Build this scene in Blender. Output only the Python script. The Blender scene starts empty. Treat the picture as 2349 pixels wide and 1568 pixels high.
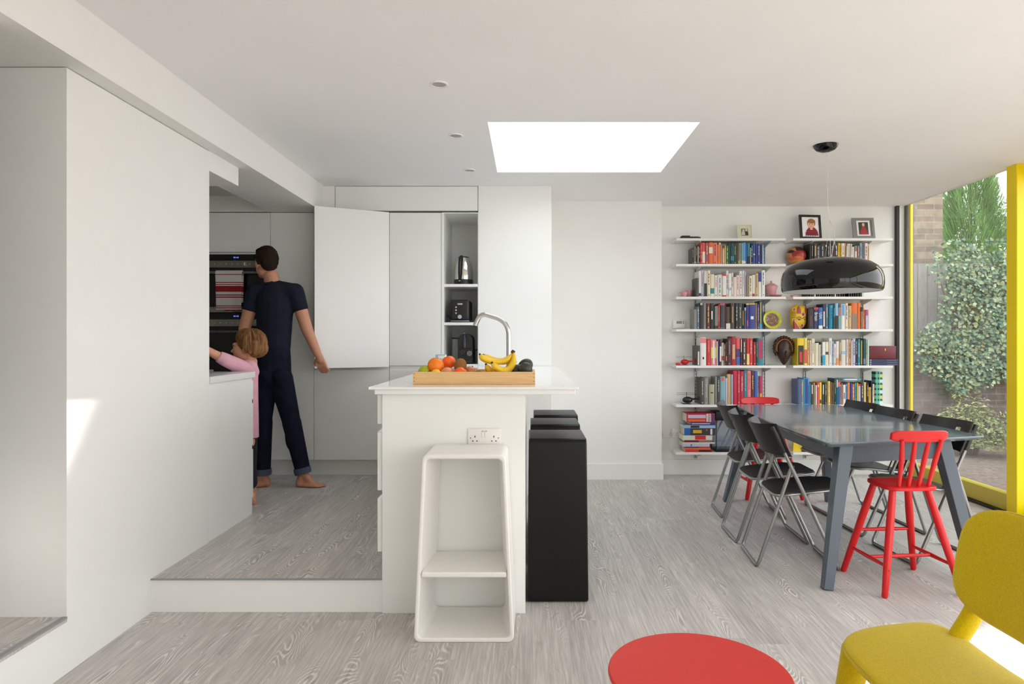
import bpy, bmesh, math, random
from mathutils import Vector, Matrix
PI = math.pi
random.seed(7)
sc = bpy.context.scene
COL = sc.collection

# ---------------------------------------------------------------- camera
F, CX, CY, EYE = 1530.0, 1213.0, 778.0, 1.26     # focal length / vanishing point in photo pixels, eye height in metres
cd = bpy.data.cameras.new('camera')
cam = bpy.data.objects.new('camera', cd); COL.objects.link(cam)
cam.location = (0, 0, EYE); cam.rotation_euler = (PI / 2, 0, 0)
cd.sensor_fit = 'HORIZONTAL'; cd.sensor_width = 36.0; cd.lens = F / 2349 * 36
cd.shift_x = -(CX - 1174.5) / 2349; cd.shift_y = -(784 - CY) / 2349
cd.clip_start = 0.05; cd.clip_end = 200
sc.camera = cam

# ---------------------------------------------------------------- light and exposure
w = bpy.data.worlds.new('sky'); sc.world = w; w.use_nodes = True
nt = w.node_tree; nt.nodes.clear()
wo = nt.nodes.new('ShaderNodeOutputWorld'); bg = nt.nodes.new('ShaderNodeBackground')
tc = nt.nodes.new('ShaderNodeTexCoord'); sp = nt.nodes.new('ShaderNodeSeparateXYZ'); cr = nt.nodes.new('ShaderNodeValToRGB')
nt.links.new(tc.outputs['Generated'], sp.inputs[0]); nt.links.new(sp.outputs['Z'], cr.inputs[0])
cr.color_ramp.elements[0].position = 0.0; cr.color_ramp.elements[0].color = (0.97, 0.98, 1.0, 1)
cr.color_ramp.elements[1].position = 0.7; cr.color_ramp.elements[1].color = (0.88, 0.94, 1.0, 1)
nt.links.new(cr.outputs[0], bg.inputs['Color']); nt.links.new(bg.outputs[0], wo.inputs['Surface'])
bg.inputs['Strength'].default_value = 4.6
sd = bpy.data.lights.new('sun', 'SUN'); sun = bpy.data.objects.new('sun', sd); COL.objects.link(sun)
sd.energy = 13.0; sd.color = (1.0, 0.96, 0.92); sd.angle = 0.009
SUN_DIR = Vector((-1, -0.87, -0.98))
sun.rotation_euler = SUN_DIR.to_track_quat('-Z', 'Y').to_euler(); sun.location = (12, 10, 12)
sc.view_settings.view_transform = 'Standard'; sc.view_settings.look = 'None'
sc.view_settings.gamma = 1.0; sc.view_settings.use_curve_mapping = False
sc.view_settings.exposure = -0.12
sc.cycles.max_bounces = 10; sc.cycles.diffuse_bounces = 6; sc.cycles.glossy_bounces = 4
sc.cycles.transparent_max_bounces = 12; sc.cycles.sample_clamp_indirect = 6.0; sc.cycles.caustics_reflective = False

# ---------------------------------------------------------------- helpers
def U(x, y, Y):
    """point of the place seen at photo pixel (x, y) and lying Y metres away"""
    return Vector(((x - CX) / F * Y, Y, EYE - (y - CY) / F * Y))
def UX(x, Y): return (x - CX) / F * Y
def UZ(y, Y): return EYE - (y - CY) / F * Y

def lin(c):
    return tuple(((v / 255) / 12.92 if v / 255 <= 0.04045 else (((v / 255) + 0.055) / 1.055) ** 2.4) for v in c)

MATS = {}
def mat(name, rgb, rough=0.5, metal=0.0, spec=0.5, coat=0.0, var=0.0, scale=30.0, bump=0.0, emit=None, emit_s=0.0, stretch=(1, 1, 1), sheen=0.0):
    if name in MATS: return MATS[name]
    m = bpy.data.materials.new(name); m.use_nodes = True; MATS[name] = m
    n = m.node_tree.nodes; l = m.node_tree.links; b = n['Principled BSDF']
    c = lin(rgb) + (1,)
    b.inputs['Base Color'].default_value = c; b.inputs['Roughness'].default_value = rough
    b.inputs['Metallic'].default_value = metal; b.inputs['Specular IOR Level'].default_value = spec
    b.inputs['Coat Weight'].default_value = coat
    if sheen: b.inputs['Sheen Weight'].default_value = sheen
    if emit:
        b.inputs['Emission Color'].default_value = lin(emit) + (1,); b.inputs['Emission Strength'].default_value = emit_s
    t = n.new('ShaderNodeTexCoord'); mp = n.new('ShaderNodeMapping'); mp.inputs['Scale'].default_value = stretch
    no = n.new('ShaderNodeTexNoise'); no.inputs['Scale'].default_value = scale; no.inputs['Detail'].default_value = 4
    l.new(t.outputs['Object'], mp.inputs[0]); l.new(mp.outputs[0], no.inputs['Vector'])
    v = max(var, 0.012)
    r = n.new('ShaderNodeValToRGB')
    r.color_ramp.elements[0].position = 0.3; r.color_ramp.elements[1].position = 0.7
    r.color_ramp.elements[0].color = tuple(x * (1 - v) for x in c[:3]) + (1,)
    r.color_ramp.elements[1].color = tuple(min(1, x * (1 + v)) for x in c[:3]) + (1,)
    l.new(no.outputs['Fac'], r.inputs[0]); l.new(r.outputs[0], b.inputs['Base Color'])
    if bump:
        bp = n.new('ShaderNodeBump'); bp.inputs['Strength'].default_value = bump; bp.inputs['Distance'].default_value = 0.002
        l.new(no.outputs['Fac'], bp.inputs['Height']); l.new(bp.outputs[0], b.inputs['Normal'])
    return m

def math_node(n, l, op, a, b=None, c=None):
    x = n.new('ShaderNodeMath'); x.operation = op
    for i, v in enumerate((a, b, c)):
        if v is None: continue
        if isinstance(v, (int, float)): x.inputs[i].default_value = v
        else: l.new(v, x.inputs[i])
    return x.outputs[0]

def floor_material():
    """white-washed planks running away from the window wall, with cathedral grain"""
    m = bpy.data.materials.new('whitewashed planks'); m.use_nodes = True
    n = m.node_tree.nodes; l = m.node_tree.links; b = n['Principled BSDF']
    M = lambda op, a, b_=None, c=None: math_node(n, l, op, a, b_, c)
    t = n.new('ShaderNodeTexCoord'); s = n.new('ShaderNodeSeparateXYZ'); l.new(t.outputs['Object'], s.inputs[0])
    x, y = s.outputs['X'], s.outputs['Y']
    PW, PL = 0.152, 0.95
    row = M('FLOOR', M('DIVIDE', x, PW))
    w1 = n.new('ShaderNodeTexWhiteNoise'); w1.noise_dimensions = '1D'; l.new(row, w1.inputs['W'])
    ysh = M('ADD', M('DIVIDE', y, PL), M('MULTIPLY', w1.outputs['Value'], 7.3))
    pl = M('FLOOR', ysh)
    cid = n.new('ShaderNodeCombineXYZ'); l.new(row, cid.inputs[0]); l.new(pl, cid.inputs[1])
    w2 = n.new('ShaderNodeTexWhiteNoise'); w2.noise_dimensions = '2D'; l.new(cid.outputs[0], w2.inputs['Vector'])
    rnd = w2.outputs['Value']
    fx = M('FRACT', M('DIVIDE', x, PW)); fy = M('FRACT', ysh)
    # cathedral rings: contour lines of long soft noise, a different cut for every plank
    cv = n.new('ShaderNodeCombineXYZ')
    l.new(M('ADD', M('MULTIPLY', x, 5.2), M('MULTIPLY', rnd, 37.0)), cv.inputs[0])
    l.new(M('ADD', M('MULTIPLY', y, 1.5), M('MULTIPLY', rnd, 91.0)), cv.inputs[1])
    nz = n.new('ShaderNodeTexNoise'); nz.inputs['Scale'].default_value = 1.5; nz.inputs['Detail'].default_value = 1.4
    nz.inputs['Roughness'].default_value = 0.4; nz.inputs['Distortion'].default_value = 0.35
    l.new(cv.outputs[0], nz.inputs['Vector'])
    cen = M('SUBTRACT', 1.0, M('MULTIPLY', M('ABSOLUTE', M('SUBTRACT', fx, 0.5)), 2.0))
    rings = M('SINE', M('MULTIPLY', M('ADD', nz.outputs['Fac'], M('MULTIPLY', cen, 0.10)), 175.0))
    # fine streaks
    sv = n.new('ShaderNodeCombineXYZ')
    l.new(M('ADD', M('MULTIPLY', x, 62.0), M('MULTIPLY', rnd, 13.0)), sv.inputs[0]); l.new(M('MULTIPLY', y, 2.3), sv.inputs[1])
    st = n.new('ShaderNodeTexNoise'); st.inputs['Scale'].default_value = 1.6; st.inputs['Detail'].default_value = 6; st.inputs['Roughness'].default_value = 0.65
    l.new(sv.outputs[0], st.inputs['Vector'])
    bv = n.new('ShaderNodeCombineXYZ'); l.new(M('MULTIPLY', x, 7.0), bv.inputs[0]); l.new(M('ADD', M('MULTIPLY', y, 1.6), M('MULTIPLY', rnd, 21.0)), bv.inputs[1])
    bl = n.new('ShaderNodeTexNoise'); bl.inputs['Scale'].default_value = 1.1; bl.inputs['Detail'].default_value = 3
    l.new(bv.outputs[0], bl.inputs['Vector'])
    # ring strength fades in and out, strongest near plank middles
    msk = n.new('ShaderNodeMapRange'); msk.inputs['From Min'].default_value = 0.47; msk.inputs['From Max'].default_value = 0.62
    l.new(bl.outputs['Fac'], msk.inputs['Value'])
    ring_amt = M('MULTIPLY', msk.outputs[0], M('POWER', cen, 0.8))
    r1 = n.new('ShaderNodeMix'); r1.data_type = 'RGBA'
    r1.inputs['A'].default_value = lin((153, 149, 145)) + (1,); r1.inputs['B'].default_value = lin((229, 224, 219)) + (1,)
    sr = n.new('ShaderNodeMapRange'); sr.inputs['From Min'].default_value = 0.34; sr.inputs['From Max'].default_value = 0.66
    l.new(st.outputs['Fac'], sr.inputs['Value'])
    tone = M('ADD', M('MULTIPLY', sr.outputs[0], 0.50), M('ADD', M('MULTIPLY', rnd, 0.20), M('MULTIPLY', bl.outputs['Fac'], 0.42)))
    tone = M('SUBTRACT', tone, 0.12)
    pos = M('MAXIMUM', rings, 0.0)
    tone2 = M('ADD', tone, M('MULTIPLY', M('MULTIPLY', M('SUBTRACT', pos, 0.35), 0.85), ring_amt))
    cl = n.new('ShaderNodeClamp'); l.new(tone2, cl.inputs['Value'])
    l.new(cl.outputs[0], r1.inputs['Factor'])
    # seams between planks
    ex = M('LESS_THAN', M('MINIMUM', fx, M('SUBTRACT', 1.0, fx)), 0.008)
    ey = M('LESS_THAN', M('MINIMUM', fy, M('SUBTRACT', 1.0, fy)), 0.0012)
    seam = M('MULTIPLY', M('MAXIMUM', ex, ey), 0.16)
    r2 = n.new('ShaderNodeMix'); r2.data_type = 'RGBA'; l.new(seam, r2.inputs['Factor']); l.new(r1.outputs['Result'], r2.inputs['A'])
    r2.inputs['B'].default_value = (0.12, 0.11, 0.10, 1)
    l.new(r2.outputs['Result'], b.inputs['Base Color'])
    b.inputs['Roughness'].default_value = 0.42; b.inputs['Specular IOR Level'].default_value = 0.35
    bp = n.new('ShaderNodeBump'); bp.inputs['Strength'].default_value = 0.15; bp.inputs['Distance'].default_value = 0.001
    l.new(tone2, bp.inputs['Height']); l.new(bp.outputs[0], b.inputs['Normal'])
    return m

def brick_material(name, c1, c2, mortar, bw=0.225, bh=0.075, axis='X'):
    m = bpy.data.materials.new(name); m.use_nodes = True
    n = m.node_tree.nodes; l = m.node_tree.links; b = n['Principled BSDF']
    t = n.new('ShaderNodeTexCoord'); s = n.new('ShaderNodeSeparateXYZ'); c = n.new('ShaderNodeCombineXYZ')
    l.new(t.outputs['Object'], s.inputs[0]); l.new(s.outputs[axis], c.inputs[0]); l.new(s.outputs['Z'], c.inputs[1])
    k = n.new('ShaderNodeTexBrick'); l.new(c.outputs[0], k.inputs['Vector'])
    k.inputs['Scale'].default_value = 1.0; k.inputs['Brick Width'].default_value = bw; k.inputs['Row Height'].default_value = bh
    k.inputs['Mortar Size'].default_value = 0.006; k.inputs['Color1'].default_value = lin(c1) + (1,); k.inputs['Color2'].default_value = lin(c2) + (1,)
    k.inputs['Mortar'].default_value = lin(mortar) + (1,)
    no = n.new('ShaderNodeTexNoise'); no.inputs['Scale'].default_value = 9; no.inputs['Detail'].default_value = 6; l.new(t.outputs['Object'], no.inputs['Vector'])
    mx = n.new('ShaderNodeMix'); mx.data_type = 'RGBA'; mx.blend_type = 'OVERLAY'; mx.inputs['Factor'].default_value = 0.75
    l.new(k.outputs['Color'], mx.inputs['A']); l.new(no.outputs['Fac'], mx.inputs['B'])
    hs = n.new('ShaderNodeHueSaturation'); hs.inputs['Saturation'].default_value = 0.75; l.new(mx.outputs['Result'], hs.inputs['Color'])
    l.new(hs.outputs[0], b.inputs['Base Color']); b.inputs['Roughness'].default_value = 0.9
    bp = n.new('ShaderNodeBump'); bp.inputs['Strength'].default_value = 0.6; bp.inputs['Distance'].default_value = 0.01
    l.new(k.outputs['Fac'], bp.inputs['Height']); bp.invert = True; l.new(bp.outputs[0], b.inputs['Normal'])
    return m

def glass_material(name, tint=(0.98, 0.98, 0.98), ior=1.45, haze=0.0):
    m = bpy.data.materials.new(name); m.use_nodes = True
    n = m.node_tree.nodes; l = m.node_tree.links; n.remove(n['Principled BSDF']); o = n['Material Output']
    tr = n.new('ShaderNodeBsdfTransparent'); tr.inputs['Color'].default_value = tint + (1,)
    gl = n.new('ShaderNodeBsdfGlossy'); gl.inputs['Roughness'].default_value = 0.012
    lw = n.new('ShaderNodeLayerWeight'); lw.inputs['Blend'].default_value = 0.5
    r0 = ((ior - 1) / (ior + 1)) ** 2
    fr = math_node(n, l, 'ADD', r0, math_node(n, l, 'MULTIPLY', 1 - r0, math_node(n, l, 'POWER', lw.outputs['Facing'], 5.0)))
    mx = n.new('ShaderNodeMixShader'); l.new(fr, mx.inputs[0]); l.new(tr.outputs[0], mx.inputs[1]); l.new(gl.outputs[0], mx.inputs[2])
    out = mx.outputs[0]
    if haze:
        df = n.new('ShaderNodeBsdfDiffuse'); df.inputs['Color'].default_value = (0.8, 0.85, 0.8, 1)
        no = n.new('ShaderNodeTexNoise'); no.inputs['Scale'].default_value = 3.0; no.inputs['Detail'].default_value = 5
        t = n.new('ShaderNodeTexCoord'); l.new(t.outputs['Object'], no.inputs['Vector'])
        h = math_node(n, l, 'MULTIPLY', no.outputs['Fac'], haze)
        m2 = n.new('ShaderNodeMixShader'); l.new(h, m2.inputs[0]); l.new(out, m2.inputs[1]); l.new(df.outputs[0], m2.inputs[2]); out = m2.outputs[0]
    l.new(out, o.inputs['Surface'])
    return m

def stripe_material(name, base, stripes, axis='Z', rough=0.9):
    """cloth with woven bands; stripes = [(lo, hi, rgb)] along the object's own axis"""
    m = bpy.data.materials.new(name); m.use_nodes = True
    n = m.node_tree.nodes; l = m.node_tree.links; b = n['Principled BSDF']; b.inputs['Roughness'].default_value = rough
    t = n.new('ShaderNodeTexCoord'); s = n.new('ShaderNodeSeparateXYZ'); l.new(t.outputs['Object'], s.inputs[0]); v = s.outputs[axis]
    prev = None
    for lo, hi, rgb in stripes:
        k = math_node(n, l, 'MULTIPLY', math_node(n, l, 'GREATER_THAN', v, lo), math_node(n, l, 'LESS_THAN', v, hi))
        mx = n.new('ShaderNodeMix'); mx.data_type = 'RGBA'; l.new(k, mx.inputs['Factor'])
        if prev is None: mx.inputs['A'].default_value = lin(base) + (1,)
        else: l.new(prev, mx.inputs['A'])
        mx.inputs['B'].default_value = lin(rgb) + (1,); prev = mx.outputs['Result']
    l.new(prev, b.inputs['Base Color'])
    return m

class MB:
    """collects shapes; build() links them as one mesh object"""
    def __init__(s): s.v = []; s.f = []; s.m = []; s.sm = []; s.mats = []
    def mi(s, m):
        if m not in s.mats: s.mats.append(m)
        return s.mats.index(m)
    def add(s, vs, fs, m, smooth=False):
        o = len(s.v); k = s.mi(m); s.v += [tuple(v) for v in vs]
        for f in fs: s.f.append(tuple(i + o for i in f)); s.m.append(k); s.sm.append(smooth)
        return s
    def box(s, x0, x1, y0, y1, z0, z1, m):
        vs = [(x, y, z) for x in (x0, x1) for y in (y0, y1) for z in (z0, z1)]
        return s.add(vs, [(0, 1, 3, 2), (4, 6, 7, 5), (0, 4, 5, 1), (2, 3, 7, 6), (0, 2, 6, 4), (1, 5, 7, 3)], m)
    def rbox(s, x0, x1, y0, y1, z0, z1, r, m, seg=2, M=None):
        bm = bmesh.new(); bmesh.ops.create_cube(bm, size=1)
        for v in bm.verts: v.co = Vector(((x0 + x1) / 2 + v.co.x * (x1 - x0), (y0 + y1) / 2 + v.co.y * (y1 - y0), (z0 + z1) / 2 + v.co.z * (z1 - z0)))
        bmesh.ops.bevel(bm, geom=bm.edges[:], offset=r, segments=seg, affect='EDGES', profile=0.5)
        return s.bm(bm, m, True, M)
    def bm(s, bm, m, smooth=False, M=None):
        bm.verts.index_update()
        vs = [(M @ v.co if M else v.co.copy()) for v in bm.verts]; fs = [tuple(v.index for v in f.verts) for f in bm.faces]
        bm.free(); return s.add(vs, fs, m, smooth)
    def tube(s, pts, r, m, seg=10, caps=True, flat=1.0, twist=0.0):
        pts = [Vector(p) for p in pts]; n = len(pts); rs = r if isinstance(r, (list, tuple)) else [r] * n
        t0 = (pts[1] - pts[0]).normalized(); a = Vector((0, 0, 1)) if abs(t0.z) < 0.9 else Vector((1, 0, 0))
        u = t0.cross(a).normalized(); vs = []
        for i, p in enumerate(pts):
            t = ((pts[min(i + 1, n - 1)] - pts[max(i - 1, 0)])).normalized()
            u = (u - t * u.dot(t)).normalized(); w_ = t.cross(u)
            for k in range(seg):
                an = 2 * PI * k / seg + twist
                vs.append(p + (u * math.cos(an) + w_ * math.sin(an) * flat) * rs[i])
        fs = [(i * seg + k, i * seg + (k + 1) % seg, (i + 1) * seg + (k + 1) % seg, (i + 1) * seg + k) for i in range(n - 1) for k in range(seg)]
        if caps: fs += [tuple(range(seg))[::-1], tuple((n - 1) * seg + k for k in range(seg))]
        return s.add(vs, fs, m, True)
    def ring(s, pts, r, m, seg=8):
        """closed tube through pts"""
        pts = [Vector(p) for p in pts]; n = len(pts); vs = []; u = None
        for i, p in enumerate(pts):
            t = (pts[(i + 1) % n] - pts[i - 1]).normalized()
            if u is None: a = Vector((0, 0, 1)) if abs(t.z) < 0.9 else Vector((1, 0, 0)); u = t.cross(a).normalized()
            u = (u - t * u.dot(t)).normalized(); w_ = t.cross(u)
            for k in range(seg): an = 2 * PI * k / seg; vs.append(p + (u * math.cos(an) + w_ * math.sin(an)) * r)
        fs = [(i * seg + k, i * seg + (k + 1) % seg, ((i + 1) % n) * seg + (k + 1) % seg, ((i + 1) % n) * seg + k) for i in range(n) for k in range(seg)]
        return s.add(vs, fs, m, True)
    def lathe(s, prof, c, m, seg=32, M=None, caps=True):
        """prof = [(r, z)] turned about the vertical through c"""
        vs = []; c = Vector(c)
        for r, z in prof:
            for k in range(seg):
                a = 2 * PI * k / seg; p = Vector((r * math.cos(a), r * math.sin(a), z)); vs.append(c + (M @ p if M else p))
        fs = [(i * seg + k, i * seg + (k + 1) % seg, (i + 1) * seg + (k + 1) % seg, (i + 1) * seg + k) for i in range(len(prof) - 1) for k in range(seg)]
        if caps and prof[0][0] > 1e-5: fs.append(tuple(range(seg))[::-1])
        if caps and prof[-1][0] > 1e-5: fs.append(tuple((len(prof) - 1) * seg + k for k in range(seg)))
        return s.add(vs, fs, m, True)
    def ell(s, c, r, m, seg=20, rings=12, R=None, fn=None):
        vs = []; fs = []; c = Vector(c)
        for i in range(rings + 1):
            ph = PI * i / rings
            for k in range(seg):
                a = 2 * PI * k / seg; d = Vector((math.sin(ph) * math.cos(a), math.sin(ph) * math.sin(a), math.cos(ph)))
                if fn: d = fn(d)
                p = Vector((d.x * r[0], d.y * r[1], d.z * r[2])); vs.append(c + (R @ p if R else p))
        fs = [(i * seg + k, (i + 1) * seg + k, (i + 1) * seg + (k + 1) % seg, i * seg + (k + 1) % seg) for i in range(rings) for k in range(seg)]
        return s.add(vs, fs, m, True)
    def prism(s, poly, a0, a1, m, plane='XY', smooth=False):
        """poly = outline in the plane, extruded from a0 to a1 along the third axis"""
        mk = {'XY': lambda p, a: (p[0], p[1], a), 'XZ': lambda p, a: (p[0], a, p[1]), 'YZ': lambda p, a: (a, p[0], p[1])}[plane]
        n = len(poly); vs = [mk(p, a0) for p in poly] + [mk(p, a1) for p in poly]
        fs = [tuple(range(n))[::-1], tuple(range(n, 2 * n))] + [(i, (i + 1) % n, n + (i + 1) % n, n + i) for i in range(n)]
        return s.add(vs, fs, m, smooth)
    def pad(s, fn, thick, m, n=24, rings=8, sup=4.0, edge=0.25, bulge=1.0):
        """cushion-like slab: fn(u, v) -> (point, normal) of its mid surface, u,v in a rounded square"""
        vs = []
        def b(a):
            ca, sa = math.cos(a), math.sin(a); k = (abs(ca) ** sup + abs(sa) ** sup) ** (-1 / sup); return ca * k, sa * k
        N = n * 2
        for side in (1, -1):
            for i in range(rings + 1):
                q = math.sin(PI / 2 * i / rings); h = thick / 2 * (edge + (1 - edge) * (max(0.0, 1 - q ** 6)) ** 0.5)
                if side < 0: h *= bulge
                for k in range(N):
                    x, y = b(2 * PI * k / N); P, nn = fn(x * q, y * q); vs.append(P + nn * h * side)
        R = (rings + 1) * N; fs = []
        for i in range(rings):
            for k in range(N):
                k2 = (k + 1) % N; a, b_, c, d = i * N + k, i * N + k2, (i + 1) * N + k2, (i + 1) * N + k
                fs.append((a, d, c, b_)); fs.append((R + a, R + b_, R + c, R + d))
        for k in range(N):
            k2 = (k + 1) % N; fs.append((rings * N + k, R + rings * N + k, R + rings * N + k2, rings * N + k2))
        s.add(vs, fs, m, True)
        return [fn(*b(2 * PI * k / N))[0] for k in range(N)]
    def xf(s, M):
        s.v = [tuple(M @ Vector(v)) for v in s.v]; return s
    def build(s, name, parent=None, bevel=0.0, seg=2, ang=0.6, origin=None, sub=0):
        off = Vector((0, 0, 0))
        if parent is not None:
            r = parent
            while r is not None: off += r.location; r = r.parent
        elif origin is not None: off = Vector(origin)
        elif s.v:
            xs, ys, zs = zip(*s.v); off = Vector(((min(xs) + max(xs)) / 2, (min(ys) + max(ys)) / 2, min(zs)))
        me = bpy.data.meshes.new(name); me.from_pydata([tuple(Vector(v) - off) for v in s.v], [], s.f)
        for m in s.mats: me.materials.append(m)
        me.polygons.foreach_set('material_index', s.m); me.polygons.foreach_set('use_smooth', s.sm)
        bm = bmesh.new(); bm.from_mesh(me); bmesh.ops.recalc_face_normals(bm, faces=bm.faces[:]); bm.to_mesh(me); bm.free()
        if any(s.sm): me.set_sharp_from_angle(angle=ang)
        o = bpy.data.objects.new(name, me); COL.objects.link(o)
        if parent is not None: o.parent = parent
        else: o.location = off
        if bevel:
            b = o.modifiers.new('bevel', 'BEVEL'); b.width = bevel; b.segments = seg; b.limit_method = 'ANGLE'; b.angle_limit = 0.6
        if sub:
            q = o.modifiers.new('sub', 'SUBSURF'); q.levels = q.render_levels = sub
        return o

def tag(o, label, cat, group=None, kind=None):
    o['label'] = label; o['category'] = cat
    if group: o['group'] = group
    if kind: o['kind'] = kind
    return o
def thing(name, label, cat, loc=(0, 0, 0), group=None):
    o = bpy.data.objects.new(name, None); COL.objects.link(o); o.location = loc; o.empty_display_size = 0.1
    return tag(o, label, cat, group)
def struct(mb, name, bevel=0.0, label=None):
    o = mb.build(name, bevel=bevel); o['kind'] = 'structure'
    if label: o['label'] = label
    return o
def copy_tree(o, parent=None):
    c = o.copy(); COL.objects.link(c)
    if parent is not None: c.parent = parent
    for ch in list(o.children): copy_tree(ch, c)
    return c
def fillet(pts, r, n=5):
    pts = [Vector(p) for p in pts]; out = [pts[0]]
    for i in range(1, len(pts) - 1):
        a, b, c = pts[i - 1], pts[i], pts[i + 1]; da, dc = (a - b), (c - b); k = min(r, da.length * 0.49, dc.length * 0.49)
        p, q = b + da.normalized() * k, b + dc.normalized() * k
        for j in range(n + 1): t = j / n; out.append(p * (1 - t) ** 2 + b * 2 * t * (1 - t) + q * t * t)
    out.append(pts[-1]); return out
def evaluated(o):
    dg = bpy.context.evaluated_depsgraph_get(); me = bpy.data.meshes.new_from_object(o.evaluated_get(dg)); return me
def text_mesh(txt, size, m, extrude=0.0006, bold=0.0, stretch=1.0):
    cu = bpy.data.curves.new('t', 'FONT'); cu.body = txt; cu.size = size; cu.extrude = extrude; cu.offset = bold; cu.align_x = 'CENTER'; cu.align_y = 'CENTER'
    o = bpy.data.objects.new('t', cu); COL.objects.link(o); me = evaluated(o); bpy.data.objects.remove(o)
    b = MB(); b.add([Vector((v.co.x * stretch, v.co.y, v.co.z)) for v in me.vertices], [tuple(p.vertices) for p in me.polygons], m)
    return b

# union of tapered capsules and ellipsoids melted into one continuous skin
def blob(name, shapes, m, parent, voxel=0.006, smooth=6, factor=0.5, origin=None):
    b = MB()
    for sh in shapes:
        if sh[0] in 'ckf':
            _, p0, r0, p1, r1 = sh[:5]; o0 = len(b.v); p0, p1 = Vector(p0), Vector(p1); d = p1 - p0; n = 6
            pts, rs = [], []
            dn = d.normalized()
            for k in range(5): a = PI / 2 * k / 5; pts.append(p0 - dn * r0 * math.cos(a)); rs.append(max(r0 * math.sin(a), 0.0005))
            for k in range(n + 1): t = k / n; pts.append(p0 + d * t); rs.append(r0 + (r1 - r0) * t)
            for k in range(1, 6) if sh[0] != 'f' else (): a = PI / 2 * k / 5; pts.append(p1 + dn * r1 * math.sin(a)); rs.append(max(r1 * math.cos(a), 0.0005))
            b.tube(pts, rs, m, seg=14)
            if len(sh) > 5: b.v[o0:] = [(v[0], (p0.y + p1.y) / 2 + (v[1] - (p0.y + p1.y) / 2) * sh[5], v[2]) for v in b.v[o0:]]
        else:
            _, c, r = sh[:3]; b.ell(c, r, m, seg=18, rings=12, R=sh[3] if len(sh) > 3 else None)
    o = b.build(name, parent=parent)
    md = o.modifiers.new('r', 'REMESH'); md.mode = 'VOXEL'; md.voxel_size = voxel; md.use_smooth_shade = True
    if smooth: s2 = o.modifiers.new('s', 'SMOOTH'); s2.iterations = smooth; s2.factor = factor
    me = evaluated(o); o.modifiers.clear(); old = o.data; o.data = me; bpy.data.meshes.remove(old)
    me.materials.clear(); me.materials.append(m)
    for p in me.polygons: p.use_smooth = True
    return o

# ---------------------------------------------------------------- materials
WALL = mat('white wall paint', (236, 236, 233), 0.75, spec=0.25, scale=3, var=0.01)
CEIL = mat('white ceiling paint', (246, 246, 247), 0.85, spec=0.15, scale=2, var=0.01)
SATIN = mat('satin white lacquer', (236, 237, 234), 0.35, spec=0.4, scale=4)
QUARTZ = mat('polished white quartz', (242, 243, 243), 0.09, spec=0.5, coat=0.3, scale=60)
FLOOR = floor_material()
YEL = mat('yellow powder coat', (250, 222, 0), 0.35, spec=0.4)
YELD = mat('yellow anodised frame', (206, 188, 70), 0.35, spec=0.4)
BLKP = mat('black plastic', (22, 22, 23), 0.38, spec=0.45)
STEEL = mat('brushed steel', (200, 198, 193), 0.24, metal=1.0)
TUBE = mat('silver painted tube', (150, 150, 148), 0.32, metal=0.75)
CHROME = mat('polished chrome', (225, 222, 215), 0.05, metal=1.0)
GAP = mat('shadow gap', (60, 60, 58), 0.8)
REDP = mat('red lacquer', (205, 20, 24), 0.33, spec=0.45)
SHELFW = mat('white shelf laminate', (232, 232, 230), 0.4)
RAILG = mat('grey metal upright', (188, 192, 192), 0.4, metal=0.3)
DARK = mat('dark slot', (20, 20, 20), 0.7)
GLASS = glass_material('window glass', haze=0.10)
CLEAR = glass_material('clear glass', haze=0.0)
SKIN = mat('skin', (196, 140, 112), 0.5, spec=0.35, scale=12, var=0.06)
# ================================================================ THE SETTING
S1 = 0.155                                    # raised kitchen floor
struct(MB().box(-1.744, 3.60, -2.2, 6.30, -0.06, 0.0, FLOOR), 'floor')
b = MB(); b.box(-3.4, -0.66, 3.085, 6.0, 0.0, S1 - 0.004, WALL); b.box(-3.4, -0.66, 3.082, 6.0, S1 - 0.004, S1, FLOOR); struct(b, 'floor_kitchen')
struct(MB().box(-1.744, -0.66, 3.074, 3.084, S1 - 0.005, S1 + 0.001, mat('grey edge strip', (150, 150, 148), 0.5)), 'trim_1')
b = MB(); b.box(-3.8, -1.744, 2.16, 2.517, 0.0, 0.195, WALL); b.box(-3.8, -1.742, 2.16, 2.517, 0.195, 0.213, FLOOR); b.box(-3.8, -2.30, -2.2, 2.16, 0.0, 0.213, FLOOR); struct(b, 'floor_landing')
struct(MB().box(-1.760, -1.741, 2.16, 2.517, 0.206, 0.2145, mat('grey edge strip', (150, 150, 148))), 'trim_2')
struct(MB().box(-3.8, -1.744, 2.517, 3.64, 0.0, 2.285, WALL), 'wall_left')
struct(MB().box(-3.95, -3.8, -2.2, 2.6, 0.0, 2.285, WALL), 'wall_landing')
struct(MB().box(-2.30, -1.744, -2.2, 2.16, 0.0, 2.285, WALL), 'wall_left_near')
struct(MB().box(-3.55, -3.4, 3.64, 6.1, 0.0, 2.5, WALL), 'wall_kitchen_left')
# dropped beam, landing soffit, lintel over the kitchen opening, darker kitchen ceiling
b = MB(); b.box(-2.09, -1.66, -2.2, 6.1, 2.288, 2.62, WALL); b.box(-3.95, -2.09, -2.2, 3.64, 2.285, 2.62, WALL); struct(b, 'ceiling_beam')
struct(MB().box(-3.55, -1.744, 3.64, 4.006, 2.18, 2.62, WALL), 'ceiling_lintel')
struct(MB().box(-3.55, -2.09, 4.006, 6.1, 2.42, 2.62, mat('shaded kitchen ceiling paint', (205, 203, 196), 0.8)), 'ceiling_kitchen')
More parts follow.
